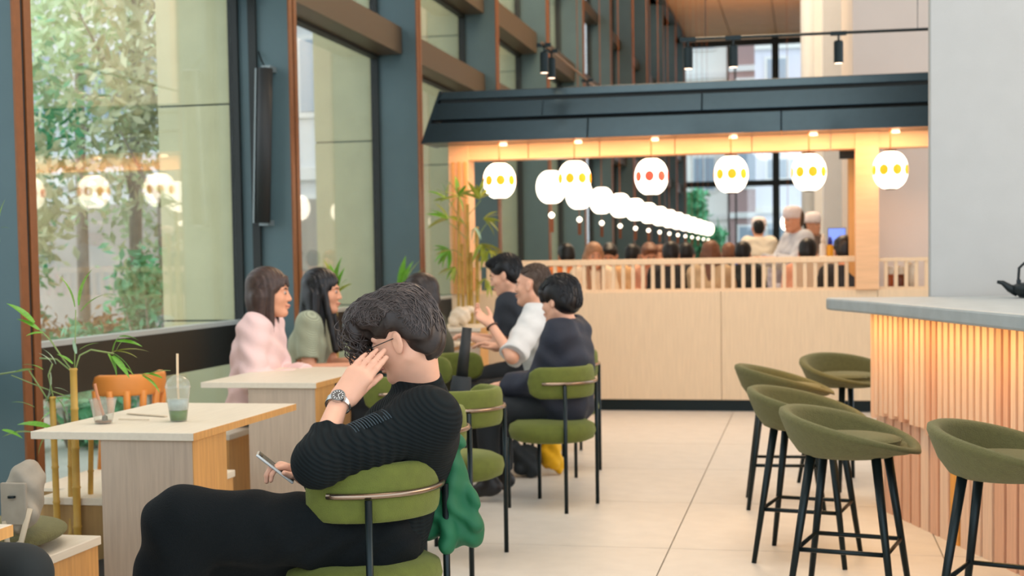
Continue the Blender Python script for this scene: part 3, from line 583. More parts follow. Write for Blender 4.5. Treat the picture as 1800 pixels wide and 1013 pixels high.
# sauce bottles on the ledge right of the post
for i, (px, kind) in enumerate(((1564, 's'), (1583, 'd'), (1601, 'w'))):
    p = onY(px, 480, 12.16); t = thing('sauce_bottle', ['amber sauce bottle with white cap behind the short rail', 'darker brown sauce bottle with white cap behind the short rail', 'tall white canister behind the short rail'][i], 'bottle', (p[0], 12.15, 1.037))
    if kind == 'w': ob('body', MB().lathe([(.035, 0), (.036, .19), (.03, .22)], 20), mat('white_plastic', (236, 228, 214), .5), t, smooth=True); ob('lid', MB().lathe([(.03, .22), (.02, .235)], 16), white_p, t)
    else:
        ob('body', MB().lathe([(.03, 0), (.032, .01), (.032, .12)], 20), mat('amber_sauce' if kind == 's' else 'soy_sauce', (176, 84, 36) if kind == 's' else (112, 54, 28), .25), t, smooth=True); ob('cap', MB().lathe([(.03, .12), (.034, .13), (.03, .175), (.018, .19)], 16), mat('white_plastic', (236, 228, 214), .5), t, smooth=True)
# service counter beyond, with monitor and bottles
t = thing('service_counter', 'white service counter beyond the partition beside the right post', 'counter', (-.0, 13.4, 0)); ob('body', MB().box(-.12, 0, 0, .4, .5, 1.28), mat('sand_laminate', (206, 190, 168), .6), t); ob('worktop', MB().box(-.14, -.02, 1.28, .4, .52, 1.31), white_p, t)
for px, l, bc, cc, h in ((1459, 'yellow sauce bottle with a blue cap on the service counter', (232, 168, 30), (40, 50, 160), .15), (1447, 'white squeeze bottle left of the yellow bottle', (236, 230, 222), (236, 226, 214), .17), (1476, 'white tub right of the yellow bottle', (232, 222, 208), (150, 120, 100), .13)):
    p = onY(px, 440, 13.5); t = thing('squeeze_bottle', l, 'bottle', (p[0], 13.5, 1.31)); ob('body', MB().lathe([(.032, 0), (.034, .01), (.034, h*.7), (.02, h*.8)], 18), mat('bottle%d' % px, bc, .4), t, smooth=True); ob('cap', MB().lathe([(.024, h*.8), (.022, h*1.05), (.006, h*1.3)], 16), mat('bcap%d' % px, cc, .4), t, smooth=True)
p = onY(1471, 419, 13.78); t = thing('till_screen', 'bluish till screen above the service counter', 'screen', (p[0], 13.78, 1.31)); ob('panel', MB().box(-.085, -.005, .10, .085, .012, .28), blk, t); ob('display', MB().box(-.08, -.008, .105, .08, -.005, .275), mat('blue_display', (120, 150, 235), .3, emit=.7, ecol=(110, 140, 235)), t); ob('stand', MB().box(-.02, -.02, 0, .02, .03, .12), blk, t)
# window actuator on the fin
t = thing('window_actuator', 'long black tubular heater strapped on the second window fin', 'heater', (-3.95, 9.66, 1.55))
p1, p2 = onY(466, 120, 9.66), onY(462, 392, 9.66); off = np.array([-3.95, 9.66, 1.55])
ob('tube_body', MB().tube([p1-off, p2-off], .056, 14), mat('matte_black', (20, 24, 24), .6), t, smooth=True); ob('reflector', MB().obox(((p1+p2)/2-off)+np.array([-.062, 0, 0]), (.005, .03, float(np.linalg.norm(p1-p2))/2), [[1, 0, 0], [0, 1, 0], nrm(p1-p2)]), mat('steel_strip', (130, 140, 140), .4, .6), t)
for q in (p1, p2): ob('bracket', MB().box(*(q-off-np.array([.03, .0, .02])), *(q-off+np.array([.04, .13, .02]))), mat('steel_strip', (130, 140, 140)), t)
ob('cable', MB().tube([p1-off, p1-off+np.array([-.04, .04, .06]), p1-off+np.array([-.09, .1, .14])], .006, 6), blk, t)
ob('conduit', MB().box(-.09, .085, -1.55, -.03, .12, 6.5), fin_dark, t)
# wooden chair outside behind the cups
t = thing('wooden_chair', 'curved orange wooden armchair with slotted back behind the near table', 'chair', (-3.84, 7.32, 0), rz=.3); wood_o = mat('orange_beech', (224, 142, 62), .45, noise=.1, nscale=6)
ob('seat', MB().lathe([(.02, .40), (.20, .40), (.22, .415), (.21, .43), (.02, .43)], 28), wood_o, t, smooth=True)
ob('top_rail', padsweep(.22, .60, .72, .025, -2.3, .9, 26), wood_o, t, smooth=True)
for a in np.linspace(-2.2, .8, 8): ob('slat', MB().tube([(.2*math.cos(a), .2*math.sin(a), .42), (.22*math.cos(a), .22*math.sin(a), .63)], [.016, .022], 8), wood_o, t, smooth=True)
for a in (.78, 2.36, 3.93, 5.5): ob('leg', MB().tube([(.15*math.cos(a), .15*math.sin(a), .41), (.2*math.cos(a), .2*math.sin(a), 0)], [.022, .014], 8), wood_o, t, smooth=True)
# low planter box
t = thing('planter_box', 'low brown planter box with pale top behind the near bamboo', 'planter', (-3.55, 5.84, 0)); ob('box', MB().box(0, 0, 0, .72, .55, .285), mat('tan_board', (156, 124, 76), .7, noise=.15, nscale=6, stretch=(6, 6, .8)), t, bevel=.004); ob('top_board', MB().box(-.01, -.01, .285, .73, .56, .3), oak_t, t)
# ---------------------------------------------------------------- plants
lf = MB(); n = 7
for i in range(n):
    u_ = i/(n-1); wd = .5*math.sin(PI*min(1, (u_*.93+.07))**.8)**.9*.21+.004; z = .10*math.sin(u_*2.2)-.12*u_*u_
    lf.v += [(u_, -wd, z+wd*.25), (u_, 0, z), (u_, wd, z+wd*.25)]
for i in range(n-1):
    k = i*3; lf.f += [(k, k+3, k+4, k+1), (k+1, k+4, k+5, k+2)]
LEAF = {}
def leaf(parent, base, d, L, m, roll=0, root=None):
    if m.name not in LEAF: me = lf.mesh('leaf', True); me.materials.append(m); LEAF[m.name] = me
    x = nrm(d); y = nrm(np.cross([0, 0, 1], x)) if abs(x[2]) < .97 else np.array([0, 1., 0]); z = np.cross(x, y)
    c, s_ = math.cos(roll), math.sin(roll); y, z = y*c+z*s_, z*c-y*s_
    o = bpy.data.objects.new('leaf', LEAF[m.name]); C.objects.link(o); o.parent = parent
    M = np.eye(4); M[:3, 0] = x*L; M[:3, 1] = y*L; M[:3, 2] = z*L; M[:3, 3] = np.array(base)-np.array(root); o.matrix_local = Matrix(M.tolist())
def culmtube(pts, r, root):
    m = MB(); pts = [np.array(p)-root for p in pts]; a, b = pts[0], pts[-1]; n = int(np.linalg.norm(b-a)/.16)+1; q = []; rr = []
    for i in range(n+1):
        c = a+(b-a)*i/n
        for dz, k in ((-.006, 1), (0, 1.22), (.006, 1)): q.append(c+nrm(b-a)*dz); rr.append(r*k*(1-.15*i/n))
    return m.tube(q, rr, 10)
dep = 5.45; root = P(130, 930, dep); root[2] = 0
bam = thing('bamboo_plant', 'bamboo plant with golden canes at left foreground beside the near table', 'plant', tuple(root))
for (xa, ya, xb, yb, dd, r) in ((92, 700, 104, 1000, dep, .014), (129, 650, 138, 1000, dep, .016), (124, 760, 126, 1000, dep+.05, .013), (160, 772, 158, 1000, dep+.1, .012)):
    a = P(xb, yb, dd); b = P(xa, ya, dd); a2 = a+(a-b)*((a[2]-.0)/(b[2]-a[2]+1e-9)) if a[2] > 0 else a; ob('cane', culmtube([a2, b], r, root), culm, bam, smooth=True)
ob('pot', MB().lathe([(.13, 0), (.17, .02), (.18, .20), (.165, .2), (.15, .17)], 28), mat('dark_pot', (44, 46, 42), .6), bam, smooth=True)
def br(pts, dd, r=.0035):
    q = [P(x, y, dd+(i*.02)) for i, (x, y) in enumerate(pts)]; ob('branch', MB().tube([p-root for p in q], r, 6), mat('green_stem', (120, 140, 80), .5), bam, smooth=True); return q
br([(131, 655), (140, 625), (160, 615), (200, 622)], dep); br([(127, 652), (110, 630), (90, 600), (60, 570)], dep); br([(131, 652), (132, 610), (133, 545)], dep, .0025); br([(95, 705), (85, 660), (92, 640)], dep)
br([(90, 712), (50, 650), (0, 658)], dep); br([(128, 655), (100, 632), (70, 630)], dep); br([(125, 700), (70, 680), (20, 660)], dep, .0025)
def lv(x0, y0, x1, y1, m=leaf_m, roll=.4, dz=0.):
    a = P(x0, y0, dep); b = P(x1, y1, dep+dz); leaf(bam, a, b-a, float(np.linalg.norm(b-a)), m, roll, root)
for q in ((131, 540, 104, 482), (139, 537, 160, 472), (142, 548, 186, 515), (60, 568, 12, 532), (68, 580, 30, 560), (75, 585, 45, 590), (196, 620, 262, 616, leaf_y), (200, 622, 235, 658), (202, 618, 242, 628, leaf_y), (190, 622, 206, 662), (198, 626, 228, 664), (205, 600, 250, 608), (210, 592, 245, 598), (204, 618, 225, 590),
          (198, 620, 210, 590), (215, 645, 236, 660), (300, 652, 248, 662), (285, 665, 252, 656), (250, 660, 282, 690), (245, 658, 275, 668), (92, 640, 68, 620, leaf_s), (98, 640, 75, 612, leaf_s), (88, 655, 78, 712, leaf_s), (96, 682, 122, 690, leaf_s), (90, 690, 80, 735, leaf_s), (134, 622, 128, 596, leaf_s), (140, 615, 175, 602), (128, 640, 100, 622),
          (90, 752, 30, 745), (66, 762, 4, 766), (4, 756, 40, 770), (60, 716, 20, 706), (80, 705, 130, 702), (0, 425, 12, 352), (2, 400, 18, 402), (100, 720, 70, 740), (75, 650, 40, 640), (60, 650, 22, 655, leaf_m), (98, 745, 65, 800), (100, 700, 120, 740)):
    m = q[4] if len(q) > 4 else leaf_m; lv(q[0], q[1], q[2], q[3], m, random.uniform(-.6, .6), random.uniform(-.03, .03))
# back bamboo
root = np.array([-2.62, 11.62, 0.]); bb = thing('bamboo_plant', 'taller bamboo in front of the left wooden post at the back', 'plant', tuple(root))
dep = 12.0
for xa, ya, xb, r in ((806, 330, 803, .013), (822, 360, 822, .016), (838, 400, 838, .018), (812, 430, 815, .015), (828, 445, 829, .016)):
    b = onY(xa, ya, 11.62+random.uniform(-.08, .12)); a = onY(xb, 540, 11.62); a[2] = 0; ob('cane', culmtube([a, b], r, root), culm, bb, smooth=True)
ob('pot', MB().box(-.3, -.16, 0, .3, .16, .35), oak_w, bb, bevel=.01)
def lb(x0, y0, x1, y1, m):
    m = leaf_y if (m is leaf_m and random.random() < .5) else m
    y = 11.55+random.uniform(-.1, .1); a = onY(x0, y0, y); b = onY(x1, y1, y+random.uniform(-.08, .08)); leaf(bb, a, b-a, float(np.linalg.norm(b-a)), m, random.uniform(-.9, .9), root)
for cx, cy, n_, mm, a0, a1, L in ((806, 345, 9, leaf_m, 1.2, 7.2, 34), (842, 350, 8, leaf_y, 3.4, 6.2, 36), (785, 350, 5, leaf_m, 3.0, 5.2, 34), (788, 385, 5, leaf_m, 2.6, 4.2, 36), (850, 385, 6, leaf_y, -.6, 1.2, 34), (790, 440, 7, leaf_m, 1.6, 3.6, 36), (815, 392, 5, leaf_y, 2.2, 4.4, 28), (845, 430, 8, leaf_y, .3, 2.2, 40), (860, 440, 8, leaf_y, .3, 2.4, 40), (800, 470, 6, leaf_m, 1.4, 2.9, 34), (852, 490, 6, leaf_y, .8, 2.4, 34), (835, 400, 5, leaf_s, 1, 2.4, 30)):
    for k in range(n_):
        a = a0+(a1-a0)*(k+random.random()*.5)/n_; L_ = L*random.uniform(.7, 1.15); lb(cx, cy, cx+L_*math.cos(a), cy+L_*math.sin(a), mm)
for q in (((820, 400), (800, 370), (788, 350)), ((822, 380), (835, 365), (845, 352)), ((820, 420), (800, 400), (780, 385)), ((838, 420), (850, 400), (860, 388)), ((812, 450), (800, 440), (792, 440)), ((838, 440), (850, 432), (865, 440))):
    ob('branch', MB().tube([onY(x, y, 11.58)-root for x, y in q], .004, 5), mat('green_stem', (120, 140, 80)), bb)
# palms by the windows
def palm(name, label, px, py, Y, fan, zb):
    b = onY(px, py, Y); root_ = np.array([b[0], Y, 0.]); t = thing(name, label, 'plant', tuple(root_)); ob('pot', MB().lathe([(.10, 0), (.13, .25), (.12, .25), (.11, .2)], 20), mat('dark_pot', (44, 46, 42)), t)
    ob('stem', MB().tube([(0, 0, .2), (0, 0, b[2])], [.02, .012], 8), culm, t)
    for x, y in fan:
        e = onY(x, y, Y+random.uniform(-.1, .1)); leaf(t, b, e-b, float(np.linalg.norm(e-b)), random.choice([leaf_m, leaf_m, leaf_y]), random.uniform(-1, 1), root_)
palm('potted_palm', 'spiky potted plant behind the long-haired woman', 590, 520, 10.6, [(570, 455), (580, 462), (598, 452), (605, 470), (612, 488), (618, 498), (560, 470), (552, 480), (548, 530), (552, 555)], 0)
palm('potted_palm', 'arching palm leaves behind the hair of the man in black', 705, 520, 11.2, [(725, 458), (738, 455), (718, 465), (745, 470), (730, 482), (712, 450), (755, 490)], 0)
# ================================================================ PEOPLE
def headprims(o, f, u, s=1.):
    f = nrm(f); u = nrm(u-np.array(f)*(np.dot(u, f))); l = np.cross(u, f); R = np.array([f, l, u]); o = np.array(o, float)
    def L(x, y, z): return o+s*(f*x+l*y+u*z)
    e = lambda c, r, k=.02, op='u', RR=None: ell(L(*c), np.array(r)*s, R if RR is None else RR, k*s, op)
    c = lambda a, b, ra, rb, k=.02, op='u': cone(L(*a), L(*b), ra*s, rb*s, k*s, op)
    pr = [e((-.014, 0, .03), (.092, .074, .086)), e((.022, 0, -.03), (.066, .060, .084), .03)]
    for y in (-1, 1):
        pr += [c((-.012, y*.048, -.055), (.055, y*.018, -.098), .02, .019, .03), e((.046, y*.036, -.028), (.03, .026, .026), .02), c((.080, y*.012, .026), (.066, y*.045, .024), .010, .009, .012)]
    pr += [e((.070, 0, -.100), (.02, .022, .017), .02), c((.086, 0, .006), (.100, 0, -.029), .008, .0115, .012), e((.091, .012, -.033), (.011, .008, .008), .008), e((.091, -.012, -.033), (.011, .008, .008), .008)]
    for y in (-1, 1): pr += [e((.098, y*.032, .004), (.022, .017, .012), .012, 's'), e((.073, y*.031, .003), (.0125, .0125, .0125), .003)]
    pr += [e((.090, 0, -.060), (.011, .024, .0065), .006), e((.087, 0, -.073), (.011, .020, .007), .006)]
    for y in (-1, 1):
        sl = nrm(u*.95-f*.22); fr = nrm(f-sl*(f@sl)); ff = nrm(fr*.86+l*y*-.32); RR = np.array([ff, np.cross(sl, ff), sl])
        pr += [ell(L(-.010, y*.080, -.008), np.array([.0185, .007, .033])*s, RR, .008*s), ell(L(-.004, y*.0885, -.004), np.array([.009, .005, .018])*s, RR, .004*s, 's')]
    return pr, L, R
def rot(v, ax, a): ax = nrm(ax); return v*math.cos(a)+np.cross(ax, v)*math.sin(a)+ax*(ax@v)*(1-math.cos(a))
def handprims(wr, d, bk, side, curl=(.25, .3, .35, .45), thumb=.6, s=1., spread=.06, tcurl=.35, out=None):
    # d: towards knuckles, bk: back of hand normal, side: thumb side
    wr = np.array(wr, float); d = nrm(d); bk = nrm(bk-d*(np.dot(bk, d))); sd = np.cross(d, bk); sd = sd if sd@np.array(side) > 0 else -sd
    pr = []; tips = []
    for i, (off, ln, r, bl) in enumerate(((.028, .074, .0086, .088), (.0095, .083, .0088, .092), (-.0095, .077, .0084, .088), (-.027, .060, .0076, .080))):
        b = wr+s*(d*bl+sd*off); pr.append(cone(wr+s*(d*.012+sd*off*.55), b, .0155*s, .0115*s, .018*s)); dd = nrm(d+sd*(off/.028)*spread); p = b; c = curl[i]
        for j, (q, cr) in enumerate(((.46, c*.8), (.30, c*1.1), (.24, c*.8))):
            dd = rot(dd, np.cross(dd, bk), -cr); e_ = p+dd*ln*q*s; pr.append(cone(p, e_, r*s*(1-.08*j), r*s*(1-.08*(j+1)), .004*s)); p = e_
        tips.append(p)
    tb = wr+s*(d*.022+sd*.022-bk*.006); td = nrm(d*.75+sd*thumb-bk*.25); p1 = tb+td*.040*s; td2 = rot(td, np.cross(td, d), tcurl); p2 = p1+td2*.033*s; td3 = rot(td2, np.cross(td2, d), tcurl*.6); p3 = p2+td3*.026*s
    pr += [cone(tb, p1, .0165*s, .0115*s, .014*s), cone(p1, p2, .0108*s, .0098*s, .004*s), cone(p2, p3, .0098*s, .0082*s, .004*s)]
    if out is not None: out += tips+[p3]
    return pr
def ik(a, c, l1, l2, hint):
    a = np.array(a); c = np.array(c); v = c-a; D = np.linalg.norm(v); D2 = min(D, (l1+l2)*.999); n = v/D; x = (l1*l1-l2*l2+D2*D2)/(2*D2); h = math.sqrt(max(0, l1*l1-x*x)); hp = np.array(hint, float); hp = nrm(hp-n*(hp@n)); return a+n*x+hp*h
def bounds(pts, m=.16): pts = np.array(pts); return pts.min(0)-m, pts.max(0)+m
def put(name, pr, lo, hi, st, m, root, parent):
    me = surf(name, pr, lo, hi, st); me.transform(Matrix.Translation(Vector(-np.array(root)))); return link(name, me, m, parent)
def torso(J, dr, k=.05, top=True):
    l = J['lat']; pr = [cone(J['pel']+l*.07, J['ch']+l*.075, .108+dr, .098+dr, k), cone(J['pel']-l*.07, J['ch']-l*.075, .108+dr, .098+dr, k), cone(J['shL']-l*.02, J['shR']+l*.02, .056+dr, .056+dr, k)]
    for s_, sg in (('L', 1), ('R', -1)): pr += [cone(J['ch']+l*.07*sg, J['sh'+s_]-l*.03*sg, .09+dr, .055+dr, k)]
    pr.append(cone(J['ch'], J['nb']-np.array([0, 0, .03]), .10+dr, .06+dr*.6, k)); return pr
def features(L, R, root, parent, s, st, brow=hair_k, lip=None, eyes=True):
    lipm = lip or mat('lips', (186, 104, 92), .5); r0 = np.array(root)
    if eyes:
        for y in (-1, 1):
            ey = ob('eye', MB().add(*ico(L(.0765, y*.031, .003)-r0, .0108*s)), mat('eye_white', (168, 158, 150), .3), parent, smooth=True)
            ob('iris', MB().add(*ico(L(.0818, y*.031, .001)-r0, .0074*s)), mat('dark_iris', (30, 22, 18), .2), ey, smooth=True)
    for y in (-1, 1): ob('eyebrow', MB().tube([L(.089, y*.014, .021)-r0, L(.087, y*.030, .027)-r0, L(.072, y*.046, .022)-r0], [.0028*s, .0036*s, .0015*s], 6), brow, parent, smooth=True)
    m = MB(); m.tube([L(.085, -.022, -.067)-r0, L(.098, -.008, -.063)-r0, L(.099, 0, -.065)-r0, L(.098, .008, -.063)-r0, L(.085, .022, -.067)-r0], [.001*s, .0045*s, .0045*s, .0045*s, .001*s], 8); ob('lips', m, lipm, parent, smooth=True)
def ico(c, r, n=10, q=7):
    vs = [tuple(np.array(c)+r*np.array([math.sin(PI*j/q)*math.cos(2*PI*k/n), math.sin(PI*j/q)*math.sin(2*PI*k/n), math.cos(PI*j/q)])) for j in range(q+1) for k in range(n)]
    return vs, [(j*n+k, j*n+(k+1) % n, (j+1)*n+(k+1) % n, (j+1)*n+k) for j in range(q) for k in range(n)]
def hairprims(kind, L, R, s, J):
    e = lambda c, r, k=.02, op='u': ell(L(*c), np.array(r)*s, R, k*s, op)
    c = lambda a, b, ra, rb, k=.02, op='u': cone(L(*a), L(*b), ra*s, rb*s, k*s, op)
    if kind in ('short', 'bowl', 'cropped'):
        t = {'short': .0, 'bowl': .008, 'cropped': -.012}[kind]
        pr = [e((-.02, 0, .047), (.103+t, .086+t, .090+t)), e((-.052, 0, -.012), (.066+t, .078+t, .07), .03)]
        pr += [e((.105, 0, -.035 if kind == 'bowl' else -.02), (.062, .085, .075 if kind == 'bowl' else .088), .012, 's')]
        for y in (-1, 1): pr += [e((.012, y*.095, -.03), (.034, .034, .05), .01, 's')]
        if kind == 'short': pr += [e((.05, .0, .098), (.05, .06, .026), .03)]
        if kind == 'bowl': pr += [e((.055, 0, .06), (.045, .072, .04), .02), c((.075, .045, .05), (.07, .06, .01), .016, .010), c((.075, -.045, .05), (.07, -.06, .01), .016, .010)]
        return pr
    pr = [e((-.02, 0, .045), (.108, .088, .094)), e((-.05, 0, -.03), (.072, .086, .11), .03)]
    ln = {'long': -.36, 'bob': -.205}[kind]
    for y in (-1, 1):
        pr += [c((-.035, y*.062, -.02), (-.03 if kind == 'long' else -.035, y*(.10 if kind == 'long' else .062), ln), .043, .030 if kind == 'long' else .026, .03), c((.015, y*.074, .02), (.10 if kind == 'long' else .02, y*.066, ln*(.9 if kind == 'long' else .95)), .020, .020 if kind == 'long' else .012, .02)]
    pr += [c((-.07, .0, -.03), (-.11 if kind == 'long' else -.055, 0, ln*.75), .052, .04, .03)]
    pr += [e((.115, 0, -.045), (.085, .058, .108), .012, 's')]
    if kind == 'bob': pr += [c((.075, .03, .075), (.088, .042, .035), .012, .005, .012), c((.08, -.02, .075), (.095, -.02, .035), .012, .004, .01), c((.08, .01, .078), (.096, .012, .034), .012, .004, .01)]
    pr.append(('w', 0, lambda p: .0016*np.sin(((p@R[1])*260+(p@R[0])*190)/s)))
    return pr
def strands(kind, L, root, m, parent, s, n, seed, rad=.0022):
    rg = np.random.RandomState(seed); mb = MB(); r0 = np.array(root); ln = {'long': -.36, 'bob': -.20}.get(kind)
    for i in range(n):
        if ln:
            a = rg.uniform(-2.5, 2.5); x = -.03-.085*math.cos(a)*.9; y = .088*math.sin(a)
            if abs(a) > 1.75: x = min(x, .03)
            q = [L(-.01, 0+y*.1, .138), L(x*.7, y*.8, .105), L(x, y*1.05, .03), L(x, y*1.03, ln*.45), L(x*.9+rg.uniform(-.01, .01), y*.85, ln+rg.uniform(-.02, .03))]
        mb.tube([p-r0 for p in q], [rad*s*.5, rad*s, rad*s, rad*s, rad*s*.3], 4, False)
    o = ob('hair_strands', mb, m, parent, smooth=True); o['kind'] = 'stuff'
def shortstrands(pr, L, R_, root, m, parent, s, n, seed):
    rg = np.random.RandomState(seed); mb = MB(); un = [q for q in pr if q[0] == 'u']; ts = np.linspace(.04, .22, 46)
    for i in range(n):
        l0 = rg.uniform(-1.05, 1.05); th0 = rg.uniform(-.8, 2.4); th1 = min(2.8, th0+rg.uniform(.4, 1.0)); q = []; am = rg.uniform(0, .07); ph = rg.uniform(0, 6)
        for j in range(7):
            th = th0+(th1-th0)*j/6; ll = math.sin(l0)*.97+am*math.sin(j+ph); c_ = math.sqrt(max(.03, 1-ll*ll)); v = nrm([-math.cos(th)*c_, ll, math.sin(th)*c_])
            pts = np.array([L(*(np.array([-.01, 0, .04])+v*t*1.0)) for t in ts]); d = sdf(un, pts); q.append(pts[int(np.argmax(d > 0))])
        q = np.array(q); d = sdf(pr, q); k = int(np.argmax(d > .008)) if (d > .008).any() else 7
        if k > 2: mb.tube([p-root for p in q[:k]], [.001]+[.0026]*(k-2)+[.0008], 4, False)
    o = ob('hair_strands', mb, m, parent, smooth=True); o['kind'] = 'stuff'
def person(label, J, skinm, hair, hairm, topm, botm, shoem, st=.006, group=None, cuff=1., s=1., dr=.02, hands=True, legs=True, collar=True, handspec={}, extra=None, feat=True, name='person', topwave=.002, nstr=0, topname='top'):
    root = np.array([J['pel'][0], J['pel'][1], J.get('z0', 0.)])
    hp, L, R = headprims(J['hd'], J['hf'], J['hu'], s); l = J['lat']
    body = hp+[cone(L(-.022, 0, -.06), J['nb'], .048*s, .055, .03)]+torso(J, -.004)
    pts = [J['hd'], J['nb'], J['pel']]
    for q in 'LR':
        wr, el, sh = J['wr'+q], J['el'+q], J['sh'+q]; body += [cone(sh, el, .046, .038, .02), cone(el, wr, .038, .0255, .02)]; pts += [wr, el, sh, wr+nrm(wr-el)*.2]
        hs = handspec.get(q)
        if hands: body += handprims(wr, *(hs[:3] if hs else (wr-el, np.array([0, 0, 1.]), l*(-1 if q == 'L' else 1))), **(hs[3] if hs and len(hs) > 3 else dict(curl=(.35, .4, .45, .5))))
        else: body.append(cone(wr, wr+nrm(wr-el)*.12, .026, .02, .02))
        if legs: body += [cone(J['hip'+q], J['kn'+q], .075, .055, .03), cone(J['kn'+q], J['an'+q], .052, .036, .02), cone(J['an'+q]-np.array([0, 0, .02]), J['to'+q], .03, .024, .02)]; pts += [J['kn'+q], J['an'+q], J['to'+q]]
    lo, hi = bounds(pts, .15)
    me = surf('body', body, lo, hi, st); me.transform(Matrix.Translation(Vector(-root))); t = link(name, me, skinm, None, tuple(root)); tag(t, label, 'person', group)
    tp_ = torso(J, dr)
    if J.get('hem') is not None: tp_ = [cone(J['pel']+l*.06, J['pel']-l*.06, .112+dr, .112+dr, .03)]+tp_
    tpts = [J['pel'], J['nb']]
    for q in 'LR':
        wr, el, sh = J['wr'+q], J['el'+q], J['sh'+q]; cf = cuff if not isinstance(cuff, dict) else cuff[q]; tpts += [sh, el]
        if cf < 0:
            e2 = sh+(el-sh)*(-cf); tp_ += [cone(sh, e2, .056+dr, .052+dr, .03)]; tp_.append(cut(e2, el-sh, .09, .3))
        else:
            e2 = el+(wr-el)*cf; tp_ += [cone(sh, el, .054+dr, .046+dr, .03), cone(el, e2+(wr-el)*.05, .046+dr, .034+dr, .02), cut(e2, wr-el, .075, .25)]; tpts.append(e2)
    tp_.append(cut(J['nb']+nrm(J['hd']-J['nb'])*(.035 if collar else .0), J['hd']-J['nb'], .10, .3, .01))
    if topwave: tp_.append(('w', 0, lambda p: topwave*(np.sin(p[:, 2]*55+np.sin(p[:, 0]*23)*2+p[:, 1]*18)+.6*np.sin(p[:, 0]*47+p[:, 2]*31))))
    lo, hi = bounds(tpts, .17); put(topname, tp_, lo, hi, max(st, .005), topm, root, t)
    if legs:
        tr = [cone(J['pel']+l*.07, J['pel']-l*.07, .118, .118, .04)]
        for q in 'LR': tr += [cone(J['hip'+q], J['kn'+q], .092, .072, .04), cone(J['kn'+q], J['an'+q]+(J['kn'+q]-J['an'+q])*.08, .068, .055, .03), cut(J['an'+q]+(J['kn'+q]-J['an'+q])*.12, J['an'+q]-J['kn'+q], .09, .2)]
        tr.append(('w', 0, lambda p: .002*np.sin(p[:, 0]*40+p[:, 2]*33+np.sin(p[:, 1]*30))))
        lo, hi = bounds([J['pel']]+[J[a+b] for a in ('kn', 'an') for b in 'LR'], .16); put('trousers', tr, lo, hi, max(st, .007), botm, root, t)
        for q in 'LR':
            a, b = J['an'+q], J['to'+q]; dd = nrm(b-a); z = J.get('z0', 0.); pr = [cone(a-np.array([0, 0, .02])-dd*.03, b, .042, .034, .02), cone(a-np.array([0, 0, .02]), a+np.array([0, 0, .03]), .042, .04, .02)]
            lo, hi = bounds([a, b], .08); put('shoe', pr, lo, hi, max(st, .006), shoem, root, t)
    if hair:
        pr = hairprims(hair, L, R, s, J); lo, hi = bounds([L(0, 0, .05), L(0, 0, -.4 if hair == 'long' else -.22)], .16); h = put('hair', pr, lo, hi, max(.004, st*.8), hairm, root, t)
        if nstr and hair in ('long', 'bob'): strands(hair, L, root, hairm, h, s, nstr, 5)
        elif nstr: shortstrands(pr, L, R, root, hairm, h, s, nstr, 5)
    if feat: features(L, R, root, t, s, st, hair_k)
    return t, L, R, root
def seatJ(loc, az, pelz=.56, lean=.0, hyaw=0., hpitch=0., wrL=(.38, .12, .22), wrR=(.38, -.12, .22), s=1., side=0., feet=.0, kn=(.46, .50), z0=0.):
    ca, sa = math.cos(az), math.sin(az); loc = np.array([loc[0], loc[1], z0])
    T = lambda x, y, z: loc+np.array([ca*x-sa*y, sa*x+ca*y, z])
    J = dict(lat=np.array([-sa, ca, 0.]), z0=z0); J['pel'] = T(0, 0, pelz); J['ch'] = T(lean*.27, side*.3, pelz+.28*s); J['nb'] = T(lean*.47, side*.45, pelz+.47*s); h = .155*s; a2 = az+hyaw
    J['hf'] = np.array([math.cos(a2)*math.cos(hpitch), math.sin(a2)*math.cos(hpitch), -math.sin(hpitch)]); J['hu'] = np.array([math.cos(a2)*math.sin(hpitch), math.sin(a2)*math.sin(hpitch), math.cos(hpitch)])
    J['hd'] = T(lean*.47+.045+lean*.08, side*.5, pelz+.47*s+h)
    for q, sg, wr in (('L', 1, wrL), ('R', -1, wrR)):
        J['sh'+q] = T(lean*.45, side*.42+sg*.165*s, pelz+.425*s); J['wr'+q] = T(wr[0], wr[1], pelz+wr[2]); v = J['wr'+q]-J['sh'+q]; D = np.linalg.norm(v)
        if D > .53: J['wr'+q] = J['sh'+q]+v/D*.53
        J['el'+q] = ik(J['sh'+q], J['wr'+q], .285, .255, T(-.3, sg*.35, -1.)-loc); J['hip'+q] = T(0, sg*.085, pelz-.02); J['kn'+q] = T(kn[0], sg*.11, kn[1]); J['an'+q] = T(kn[0]-.06+feet, sg*.11, .095); J['to'+q] = T(kn[0]+.08+feet, sg*.12, .04)
    return J
trk = mat('black_trousers', (22, 28, 32), .85, sheen=.08, bump=.4, bscale=120); shoe_w = mat('white_shoe', (206, 202, 194), .6); shoe_k = mat('black_shoe', (24, 24, 26), .5); jean = mat('dark_jeans', (44, 56, 74), .85, bump=.4, bscale=200)
# ---- the man in the black sweater
J = {}
J['pel'] = P(668, 935, 4.13); J['ch'] = P(712, 790, 4.15); J['nb'] = P(742, 690, 4.17); J['hd'] = P(708, 592, 4.11)
J['lat'] = nrm(P(758, 728, 3.93)-P(752, 722, 4.33)); J['lat'][2] *= .3; J['lat'] = nrm(J['lat'])
J['shL'] = P(748, 742, 3.99); J['shR'] = P(752, 742, 4.35)
J['elL'] = P(556, 815, 3.83); J['wrL'] = P(597, 705, 3.99); J['elR'] = P(610, 868, 4.35); J['wrR'] = P(536, 838, 4.17)
J['hipL'] = P(655, 938, 4.05); J['hipR'] = P(665, 940, 4.23); J['knL'] = P(318, 922, 3.85); J['knR'] = P(400, 985, 4.19)
J['anL'] = P(262, 1190, 3.93); J['toL'] = P(150, 1240, 3.88); J['anR'] = P(430, 1270, 4.23); J['toR'] = P(350, 1300, 4.18)
